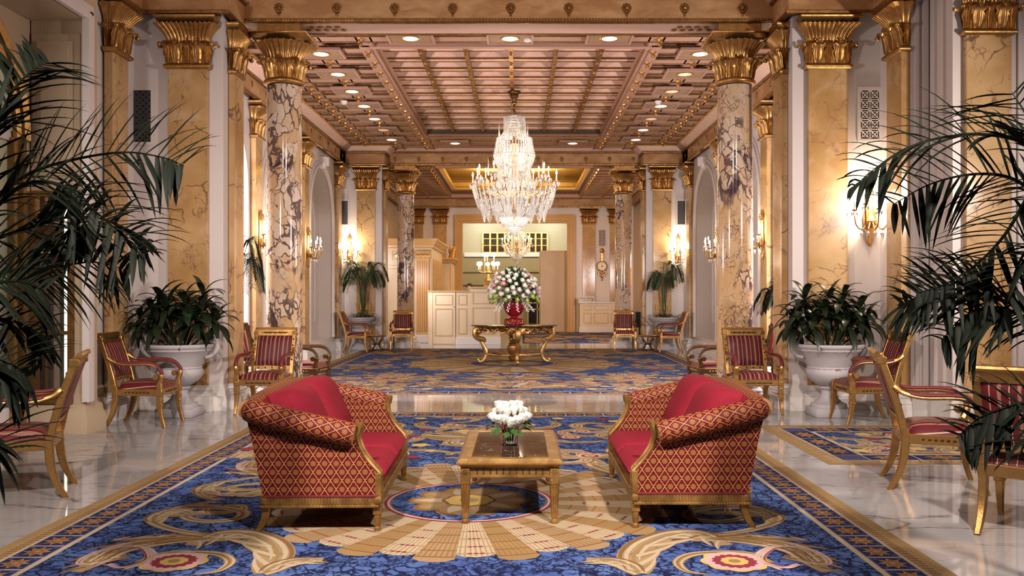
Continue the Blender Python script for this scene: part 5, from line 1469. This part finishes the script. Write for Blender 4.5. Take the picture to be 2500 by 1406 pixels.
# wall lights
def sconce():
    t=thing('wall_light','x','wall light')
    m=MB(); 
    m.loft([[(x*w,-.012-d,z) for x,d in ((-1,0),(-.6,.02),(0,.035),(.6,.02),(1,0))] for w,z in ((.01,-.42),(.05,-.36),(.035,-.28),(.075,-.2),(.085,-.08),(.06,.02),(.04,.10),(.055,.2),(.045,.28),(.065,.34),(.03,.40),(.01,.46))],closed=False)
    for q in range(7):
        a=pi*q/6; m.tube([(0,-.03,.26),(.05*cos(a),-.04,.28+.06*sin(a)),(.085*cos(a),-.06,.30+.09*sin(a))],.009,5)
    m.lathe([(.01,-.10),(.06,-.07),(.075,-.02),(.05,.02),(.03,.06),(.01,.08)],10,(0,-.05,-.10)); m.box(-.02,.02,-.05,0,-.3,.35)
    mk('back_plate',m,'gold',t)
    for k in range(5):
        a=pi+pi*(k+.5)/5.0; c,s=cos(a),sin(a)*.95; R=.24; z=.06 if k%2 else -.0
        m=MB(); m.tube(spline([(.03*c,-.06+.03*s,-.10),(.12*c,-.06+.12*s,-.22),(.21*c,-.06+.21*s,-.18),(R*c,-.06+R*s,-.06+z),(R*c,-.06+R*s,z)],4),.009,6); m.lathe([(.002,z-.01),(.03,z),(.036,z+.012),(.01,z+.004)],8,(R*c,-.06+R*s,0)); ar=mk('arm',m,'gold_dark',t)
        candle(ar,(R*c,-.06+R*s,z+.01),1.0)
        for q in range(3): drop(t,(R*c+.035*cos(q*2.1),-.06+R*s+.035*sin(q*2.1),z-.01),.62)
        drop(t,(.14*c,-.06+.14*s,-.24),.8)
    return t
sc=sconce(); SL=[(4.264,10.735,2.42,0,34,'gilt wall light on the near right wall, behind palm fronds'),
 (X(4.43,-1),15.5,2.45,pi/2,13,'wall light on the second left pilaster, beside the near left column'),(X(4.43,1),15.5,2.45,-pi/2,13,'wall light on the second right pilaster, beside the near right column'),
 (X(4.43,-1),19.0,2.42,pi/2,13,'wall light on the third left pilaster, between the arches'),(X(4.43,1),19.0,2.42,-pi/2,13,'wall light on the third right pilaster, between the arches'),
 (X(4.31,-1),23.115,2.55,0,32,'glowing wall light above the far left palm'),(X(4.31,1),23.115,2.55,0,32,'glowing wall light above the far right palm')]
for i,(x,y,z,rz,e,l) in enumerate(SL):
    o=sc if i==0 else dup(sc)
    o.location=(x,y,z); o.rotation_euler=(0,0,rz); o['label']=l; o['group']='gilt candle wall lights'
    d=M4.Rotation(rz,3,'Z')@V((0,-.2,.14)); point('wall_light_lamp',V((x,y,z))+d,e*3.6,(1,.85,.65),.06)
# branched lamp on the reception desk
p=P(1193,700,25.45); t=thing('branched_lamp','brass lamp with glowing globes standing on the reception desk','lamp',(p.x,p.y,1.652))
m=MB(); m.box(-.14,.14,-.1,.1,0,.04,.006); m.lathe([(.12,.04),(.09,.07),(.10,.12),(.13,.17),(.10,.22),(.04,.25),(.035,.36),(.06,.38),(.10,.41),(.05,.44),(.03,.6)],16); mk('base',m,'gold_light',t)
for k in range(9):
    a=2*pi*k/9+.3; up=k%3==0; R=.16 if up else .29; z=.92 if up else .66; m=MB(); c,s=cos(a),sin(a)
    m.tube(spline([(0,0,.45),(R*.6*c,R*.6*s,.40),(R*c,R*s,.46),(R*c,R*s,z-.16)],4),.009,6); ar=mk('arm',m,'gold_light',t)
    m=MB(); m.lathe([(.018,z-.17),(.02,z-.06),(.0,z-.06)],8,(R*c,R*s,0)); mk('candle',m,'candle_white',ar)
    m=MB(); m.sphere((R*c,R*s,z),.062,14,9); mk('globe',m,'globe_lamp',ar)
point('desk_lamp_light',(p.x,p.y-.1,2.35),22,(1,.82,.55),.12)
# ---------- reception, end wall furnishings, grilles, signs ----------
def panel(m,x0,x1,z0,z1,y,w=.022,d=.014):
    m.box(x0,x1,y-d,y,z0,z0+w); m.box(x0,x1,y-d,y,z1-w,z1); m.box(x0,x0+w,y-d,y,z0+w,z1-w); m.box(x1-w,x1,y-d,y,z0+w,z1-w)
Y0=25.1
t=thing('reception_desk','cream panelled reception desk with marble plinth, left of the bouquet','reception desk',(0,0,0))
m=MB(); m.box(-2.47,-1.42,Y0,Y0+.7,.0,1.50); m.box(-1.42,-.56,Y0-.02,Y0+.7,0,1.60); m.box(-2.60,-2.47,Y0-.03,Y0+.7,0,1.50); mk('cabinet',m,'wood_cream',t)
m=MB(); m.box(-2.62,-1.40,Y0-.06,Y0+.74,1.50,1.53,.006); m.box(-1.44,-.54,Y0-.07,Y0+.74,1.60,1.645,.008); mk('counter_top',m,'wood_tan',t)
m=MB(); m.box(-1.82,-.54,Y0-.05,Y0+.7,0,.20,.004); mk('plinth',m,'marble_white',t)
m=MB(); m.box(-2.46,-1.83,Y0-.025,Y0-.0,.02,1.48); dd=mk('door',m,'wood_cream',t)
m=MB(); panel(m,-2.40,-1.90,1.13,1.42,Y0-.025); panel(m,-2.40,-1.90,.25,1.03,Y0-.025); mk('door_moulding',m,'wood_line',dd)
m=MB(); m.sphere((-1.87,Y0-.04,1.08),.018,8,5); mk('knob',m,'gold_light',dd)
m=MB(); panel(m,-1.75,-1.50,1.13,1.42,Y0); panel(m,-1.75,-1.50,.30,1.03,Y0); panel(m,-1.34,-.66,1.16,1.50,Y0-.02); panel(m,-1.34,-.66,.30,1.06,Y0-.02); mk('moulding',m,'wood_line',t)
m=MB(); m.box(-1.825,-1.815,Y0-.006,Y0+.01,.02,1.5); mk('door_gap',m,'wood_dark',t)
# back office screen: fluted pilaster front and receding key wall
t=thing('wood_screen','tan wooden screen with fluted pilaster behind the reception desk','wooden screen',(-.06,.30,0))
m=MB(); m.box(-4.0,-2.55,25.75,25.95,0,2.80); m.box(-2.75,-2.55,25.95,29.5,0,2.80); mk('panelling',m,'wood_cream',t)
m=MB(); m.run([(.0,2.80),(.06,2.82),(.07,2.88),(.13,2.93),(.15,2.98),(.20,3.04),(.20,3.07),(0,3.08)],[(-4.0,25.75),(-2.55,25.75),(-2.55,29.5)],right=True); mk('cornice',m,'wood_tan',t)
m=MB(); m.box(-2.98,-2.60,25.66,25.76,.22,2.5)
for k in range(6): m.tube([(-2.95+.064*k,25.655,.35),(-2.95+.064*k,25.655,2.42)],.022,6)
fp=mk('pilaster',m,'wood_tan',t)
m=MB(); m.box(-3.02,-2.56,25.62,25.78,2.5,2.72,.01)
for k in range(7): m.sphere((-2.96+.058*k,25.615,2.6),.026,6,4)
mk('pilaster_capital',m,'gold_light',fp)
m=MB(); m.box(-3.05,-2.53,25.60,25.80,0,.24,.01); mk('plinth',m,'marble_white',t)
m=MB(); panel(m,-3.9,-3.15,.4,2.3,25.75); panel(m,-3.85,-3.5,.5,2.2,25.75); panel(m,-3.7,-3.2,2.45,2.72,25.75); mk('moulding',m,'wood_line',t)
m=MB(); m.loft([[(-3.52+.0,25.735,2.58+.12),(-3.36,25.735,2.58),(-3.52,25.735,2.46),(-3.68,25.735,2.58)]]+[[(-3.52,25.72,2.66),(-3.42,25.72,2.58),(-3.52,25.72,2.5),(-3.62,25.72,2.58)]],caps=True); mk('lozenge',m,'gold_light',t)
for k in range(4):
    m=MB(); y=26.3+.8*k; m.box(-2.56,-2.53,y,y+.6,1.2,2.5); m.mi=1
    for j in range(4): m.box(-2.535,-2.515,y+.08,y+.53,1.3+.3*j,1.5+.3*j)
    mk('key_rack',m,['wood_tan','wood_line'],t)
t=thing('tall_cabinet','tall cabinet with broken pediment behind the reception desk','cabinet',(-2.62,31.4,0))
m=MB(); m.box(-.28,.28,-1.0,.6,0,2.55); mk('case',m,'wood_cream',t)
m=MB(); m.run([(0,2.5),(.06,2.53),(.08,2.6),(.14,2.64),(.14,2.68),(0,2.7)],[(-.28,-1.0),(.28,-1.0),(.28,.6)],right=True)
for s in (-1,1): m.tube([(.30,-.2+s*.55,2.68),(.30,-.2+s*.25,2.92),(.30,-.2+s*.12,3.02),(.30,-.2+s*.17,3.1)],.05,6)
m.lathe([(.02,2.7),(.1,2.75),(.06,2.85),(.1,2.95),(.09,3.05),(.03,3.13)],10,(.2,-.2,0)); mk('pediment',m,'wood_tan',t)
m=MB(); m.tube([(.26,-.96,.1),(.26,-.96,2.45)],.05,8); m.tube([(.26,-.1,.1),(.26,-.1,2.45)],.05,8); mk('columns',m,'wood_tan',t)
# clerk whose dark hair shows above the counter
t=thing('person','dark-haired person in dark jacket standing behind the reception desk','person',(-1.50,26.45,0))
m=MB(); el=lambda w,d,z,y=0:[(w*cos(2*pi*i/16),y+d*sin(2*pi*i/16),z) for i in range(16)]
m.loft([el(.09,.07,.0),el(.10,.08,.45),el(.15,.11,.72),el(.19,.13,.85),el(.17,.115,1.0),el(.20,.125,1.2),el(.215,.115,1.33),el(.16,.09,1.40),el(.065,.06,1.44),el(.058,.06,1.49),el(.065,.08,1.52,-.02),el(.075,.095,1.57,-.02),el(.079,.10,1.63,-.015),el(.075,.095,1.69,-.01),el(.05,.065,1.735,-.005),el(.01,.01,1.75)],caps=True)
m.sphere((0,-.118,1.60),.014,6,4,(1,1.2,1.6)); 
for s in (-1,1): m.sphere((s*.08,-.01,1.615),.02,6,4,(.5,1,1.5)); m.tube([(s*.20,0,1.33),(s*.26,-.02,1.15),(s*.25,-.1,1.0),(s*.16,-.28,.98),(s*.08,-.33,.98)],[.05,.047,.042,.036,.025],8)
mk('body',m,'skin',t,ang=80)
m=MB(); m.loft([el(.083,.10,1.58,.03),el(.092,.112,1.64,.01),el(.088,.108,1.70,.0),el(.06,.075,1.752,.0),el(.01,.01,1.768)],caps=True); mk('hair',m,'hair_dark',t)
m=MB(); m.loft([el(.10,.09,.02),el(.12,.1,.45),el(.18,.13,.72),el(.2,.14,.85),el(.18,.125,1.0),el(.21,.135,1.2),el(.225,.125,1.33),el(.17,.10,1.41),el(.08,.08,1.43)]); mk('jacket',m,'suit_dark',t)
# panelled desk below the clock
t=thing('panelled_counter','cream panelled counter with marble top and base below the wall clock','counter',(0,0,0))
m=MB(); m.box(2.28,3.9,33.25,33.74,.2,1.10); mk('cabinet',m,'wood_cream',t)
m=MB(); m.box(2.22,3.92,33.20,33.76,1.10,1.15,.008); mk('counter_top',m,'marble_white',t); m=MB(); m.box(2.25,3.92,33.22,33.74,0,.21,.004); mk('plinth',m,'marble_white',t)
m=MB()
for (a,b) in ((2.42,2.72),(2.82,3.36),(3.46,3.86)): panel(m,a,b,.84,1.02,33.25,.018); panel(m,a,b,.34,.74,33.25,.03)
mk('moulding',m,'wood_line',t)
def text(s,loc,size,mat,rot,label,name='sign_lettering',shear=0,parent=None):
    c=bpy.data.curves.new(name,'FONT'); c.body=s; c.size=size; c.extrude=.004; c.align_x='CENTER'; c.shear=shear; c.materials.append(MAT[mat])
    o=bpy.data.objects.new(name,c); COL.objects.link(o); bpy.context.view_layer.update(); me=bpy.data.meshes.new_from_object(o.evaluated_get(bpy.context.evaluated_depsgraph_get())); bpy.data.objects.remove(o); o=bpy.data.objects.new(name,me); COL.objects.link(o); o.location=loc; o.rotation_euler=rot
    if parent: o.parent=parent
    else: tag(o,label,'sign')
    return o
q=thing('parking_sign','small sign with dark script lettering standing on the panelled counter','sign',(2.54,33.24,1.16))
m=MB(); m.box(-.30,.30,.0,.012,0,.20); mk('sign_plate',m,'plaster',q)
text('Hotel Parking',(0,-.002,.10),.098,'ink_dark',(pi/2,0,0),'',shear=.3,parent=q)
m=MB(); m.box(-.16,.20,-.006,0,.045,.058); m.add([(.20,-.005,.02),(.27,-.005,.05),(.20,-.005,.08)],[(0,1,2)]); mk('arrow',m,'ink_dark',q)
# wall clock
c=P(1469.5,650,33.99); t=thing('wall_clock','gilt cartel wall clock with white dial on the end wall','clock',(c.x,c.y,c.z))
m=MB(); m.lathe([(.0,.0),(.19,.0),(.20,.03),(.185,.06),(.165,.065)],28); m.v=[(x,-z,y) for x,y,z in m.v]; m.box(-.055,.055,-.06,0,.18,.50,.01)
for k in range(20): m.sphere((.195*cos(2*pi*k/20),-.04,.195*sin(2*pi*k/20)),.026,6,4)
m.sphere((0,-.04,.60),.085,10,6,(1,.5,1.1)); m.sphere((0,-.07,.60),.03,6,4); m.box(-.09,.09,-.05,0,.48,.52); m.box(-.085,.085,-.05,0,.19,.22)
for s in (-1,1): m.tube(spline([(s*.02,-.04,-.24),(s*.12,-.05,-.20),(s*.14,-.05,-.28),(s*.06,-.05,-.33),(0,-.04,-.40)],4),.032,6)
m.sphere((0,-.05,-.29),.05,8,5,(1,.6,1.2)); m.lathe([(.01,-.56),(.03,-.52),(.02,-.47),(.045,-.42),(.02,-.38)],8,(0,-.03,0)); mk('case',m,'gold',t)
m=MB(); m.lathe([(.0,.07),(.155,.07)],24,caps=False); m.v=[(x,-z,y) for x,y,z in m.v]; mk('dial',m,'dial_white',t)
m=MB(); m.sphere((0,-.076,0),.035,8,4,(1,.1,1)); m.box(-.006,.006,-.078,-.074,0,.11); m.box(0,.08,-.078,-.074,-.006,.006)
for k in range(12): a=k*pi/6; m.sphere((.13*sin(a),-.073,.13*cos(a)),.011,5,3,(1,.2,1))
mk('hands',m,'gold_dark',t)
# grilles
def grille(x,y,z,w,h,label,fret,rot=0):
    t=thing('vent_grille',label,'vent grille',(x,y,z)); t.rotation_euler=(0,0,rot); f=.035
    m=MB(); m.box(-w/2-f,w/2+f,-.02,0,-h/2-f,-h/2); m.box(-w/2-f,w/2+f,-.02,0,h/2,h/2+f); m.box(-w/2-f,-w/2,-.02,0,-h/2,h/2); m.box(w/2,w/2+f,-.02,0,-h/2,h/2); mk('frame',m,'plaster',t)
    m=MB(); m.box(-w/2,w/2,-.004,-.001,-h/2,h/2); mk('duct',m,'duct_dark',t)
    m=MB()
    if fret:
        nx=2; nz=max(2,int(round(h/w*nx))); cx=w/nx; cz=h/nz
        for i in range(nx+1): m.box(-w/2+i*cx-.006,-w/2+i*cx+.006,-.016,-.004,-h/2,h/2)
        for j in range(nz+1): m.box(-w/2,w/2,-.016,-.004,-h/2+j*cz-.006,-h/2+j*cz+.006)
        for i in range(nx):
            for j in range(nz):
                a,b=-w/2+(i+.5)*cx,-h/2+(j+.5)*cz
                for s in (-1,1): m.tube([(a-cx*.45,-.010,b-s*cz*.45),(a+cx*.45,-.010,b+s*cz*.45)],.006,4)
                for s in (-1,1): m.box(a+s*cx*.28-.004,a+s*cx*.28+.004,-.014,-.006,b-cz*.28,b+cz*.28); m.box(a-cx*.28,a+cx*.28,-.014,-.006,b+s*cz*.28-.004,b+s*cz*.28+.004)
        mk('fretwork',m,'plaster',t)
    else:
        st=.034; n=int(w/st); k=int(h/st)
        for i in range(n+1): m.box(-w/2+i*w/n-.004,-w/2+i*w/n+.004,-.012,-.006,-h/2,h/2)
        for j in range(k+1): m.box(-w/2,w/2,-.012,-.006,-h/2+j*h/k-.004,-h/2+j*h/k+.004)
        for i in range(n):
            for j in range(k):
                if (i+j)%2==0: m.box(-w/2+(i+.25)*w/n,-w/2+(i+.75)*w/n,-.012,-.006,-h/2+(j+.25)*h/k,-h/2+(j+.75)*h/k)
        mk('mesh',m,'grille_metal',t)
for (px,py,Y,w,h,l,fr) in ((346,284,10.735,.235,.63,'dark metal grille on the near left wall',False),(2123,280,10.735,.235,.60,'white fretwork grille on the near right wall',True),
   (840,519,23.115,.20,.62,'grey grille high on the far left wall',False),(1663,519,23.115,.20,.62,'grey grille high on the far right wall',False),(1470,581,33.995,.26,.62,'fretwork grille on the end wall above the clock',True)):
    p=P(px,py,Y); grille(p.x,Y,p.z,w,h,l,fr)
# rear room: clerestory window, cornice light shelf, brass framed door
def rear_window(x0,x1,label,n):
    m=MB(); z0,z1,y=3.47,4.35,41.98
    m.box(x0,x1,y-.08,y,z0-.05,z0); m.box(x0,x1,y-.08,y,z1,z1+.05)
    for i in range(n+1):
        x=x0+(x1-x0)*i/n; m.box(x-.04,x+.04,y-.08,y,z0,z1)
    for zz in (3.78,4.1): m.box(x0,x1,y-.06,y,zz-.015,zz+.015)
    o=struct('window_2' if x0<-.5 else 'window_3',m,'gold_light')
    m=MB(); m.box(x0,x1,y-.02,y-.01,z0,z1); mk('window_pane',m,'mirror_smoked',o)
rear_window(-1.74,-.35,'',4); rear_window(.2,1.34,'',4)
m=MB(); m.box(-2.6,1.9,41.5,42,3.22,3.42); struct('trim_rear_cornice',m,'plaster')
t=thing('revolving_door','brass framed glass door in the room beyond, right of the bouquet','door',(.86,41.2,0))
m=MB()
for x in (-.46,-.02,.42): m.box(x-.03,x+.03,-.03,.03,0,2.0)
for z in (.02,.75,1.05,1.9): m.box(-.46,.44,-.03,.03,z-.03,z+.03)
mk('frame',m,'gold_light',t); m=MB(); m.box(-.46,.44,-.008,.008,.05,1.9); mk('glass_pane',m,'black_glass',t)
m=MB(); m.box(1.84,1.86,34.9,34.98,1.15,1.45); o=mk('door_pull',m,'wood_dark'); tag(o,'dark pull plate on the tan door panel by the opening','door handle')
# shop window on the left: red display door with reflected letters
p=P(92,640,9.15)
t=thing('display_case','bronze glazed display case in the left door jamb, behind palm fronds','display case',(-4.745,8.94,0))
m=MB()
for (a,b,c,d) in ((-.21,-.17,.30,2.46),(.17,.21,.30,2.46),(-.17,.17,.30,.36),(-.17,.17,2.40,2.46),(-.17,.17,1.0,1.04)): m.box(a,b,-.03,.04,c,d)
mk('frame',m,'gold_dark',t)
m=MB(); m.box(-.17,.17,.0,.01,.36,2.40); mk('glass_pane',m,'mirror_smoked',t)
m=MB(); m.box(.135,.16,-.02,-.005,.37,2.38); mk('glowing_glass_edge',m,'glass_edge_glow',t)  # bright edge of the glass, its light put in as emission
m=MB(); m.box(-.17,.10,-.012,-.002,1.55,2.1); pl=mk('reflected_sign_panel',m,'wood_dark',t)
text('ER',(-.07,-.016,1.86),.085,'dial_white',(pi/2,0,0),'',parent=t); m=MB(); m.box(-.13,-.01,-.018,-.012,1.83,1.84); mk('reflected_underline',m,'dial_white',t)  # reflected shop sign built as solid letters on the pane
t=thing('shop_display','red lit shop display behind the arched window at far left','display',(-5.9,8.6,0))
m=MB(); m.box(-.5,.3,-.6,.3,.0,1.2,.01); mk('counter',m,'door_red',t); m=MB(); m.box(-.5,-.4,-1.4,.5,1.2,3.0); mk('back_panel',m,'door_red',t)
m=MB(); m.box(-.35,.2,.28,.3,1.25,2.6); m.box(-.36,.25,.0,.3,2.6,2.64); mk('lit_shelf',m,'shop_light',t)
# small red framed sign right of the far right column
p=P(1541,719,24.3); m=MB(); m.box(-.05,.05,-.01,0,-.11,.11); o=mk('wall_sign',m,'door_red'); o.location=(p.x,24.5,p.z); tag(o,'small red sign behind the far right column','sign')
# ---------- light, camera ----------
WARM=(1,.80,.58); NEU=(1,.87,.79); COOL=(1,.90,.92)
def area(loc,to,size,power,col=WARM,spread=None): 
    return quad_light('lamp',loc,aim(loc,to),size,power,col,spread=spread)
# lobby: unseen floodlights, two high before the camera and two at the sides
area((-1.9,1.2,4.9),(-.6,6.2,0),.3,300,NEU,1.5); area((2.0,1.2,4.9),(.6,6.2,0),.3,330,NEU,1.5); area((-3.12,24.28,2.0),(-1.2,25.1,.8),.25,70,COOL)  # last: unseen light added behind the far column to brighten the reception desk
area((-4.0,5.6,2.9),(1.0,10.6,2.2),.25,200,NEU,2.2); area((6.2,5.6,2.9),(-.8,10.8,2.2),.25,240,NEU,1.7)
# hall: lamps standing behind the near piers, wash of the recessed lights
for s in (-1,1):
    area((X(4.2,s),11.9,2.3),(X(0,s),17.5,.6),.4,760,COOL); area((X(4.25,s),24.2,2.4),(X(.5,s),33,1.2),.4,60 if s<0 else 380,COOL)
for (x,y,l,dm) in spots:
    if dm: continue
    q=bpy.data.lights.new('recessed_lamp','SPOT'); q.energy=60; q.color=(1,.78,.52); q.spot_size=radians(95); q.spot_blend=.8; q.shadow_soft_size=.08
    o=bpy.data.objects.new('recessed_lamp',q); COL.objects.link(o); o.location=(x,y,5.22)
area((-.15,29.2,5.55),(-.15,29.2,6.5),3.5,900,(1,.8,.42))
area((-1.9,38,5.2),(-1.2,42,3.6),.8,260,(.90,1,.80)); area((1.6,38,5.2),(.8,42,3.6),.8,260,(.90,1,.80)); area((-.3,36.5,5.3),(-.3,38,0),1.2,200,(1,.9,.7))
area((-5.9,7.8,4.2),(-5.9,8.4,0),.6,60,(1,.85,.75)); point('bay_light',(-.2,27.5,4.6),120,(1,.8,.55),.3)
w=bpy.data.worlds.new('World'); SC.world=w; w.use_nodes=True; w.node_tree.nodes['Background'].inputs[0].default_value=(1,.8,.6,1); w.node_tree.nodes['Background'].inputs[1].default_value=.05
cd=bpy.data.cameras.new('Camera'); cam=bpy.data.objects.new('Camera',cd); COL.objects.link(cam); cam.location=(0,0,1.4); cam.rotation_euler=(pi/2,0,0)
cd.sensor_width=36; cd.lens=F/2500*36; cd.shift_x=-18/2500; cd.shift_y=18/2500; cd.clip_start=.05; cd.clip_end=200; SC.camera=cam
vs=SC.view_settings; vs.view_transform='Standard'; vs.look='None'; vs.exposure=-1.18; vs.gamma=1; vs.use_curve_mapping=False
SC.cycles.max_bounces=7; SC.cycles.diffuse_bounces=3; SC.cycles.glossy_bounces=4; SC.cycles.transmission_bounces=6; SC.cycles.transparent_max_bounces=8; SC.cycles.sample_clamp_indirect=6; SC.cycles.caustics_reflective=False; SC.cycles.caustics_refractive=False
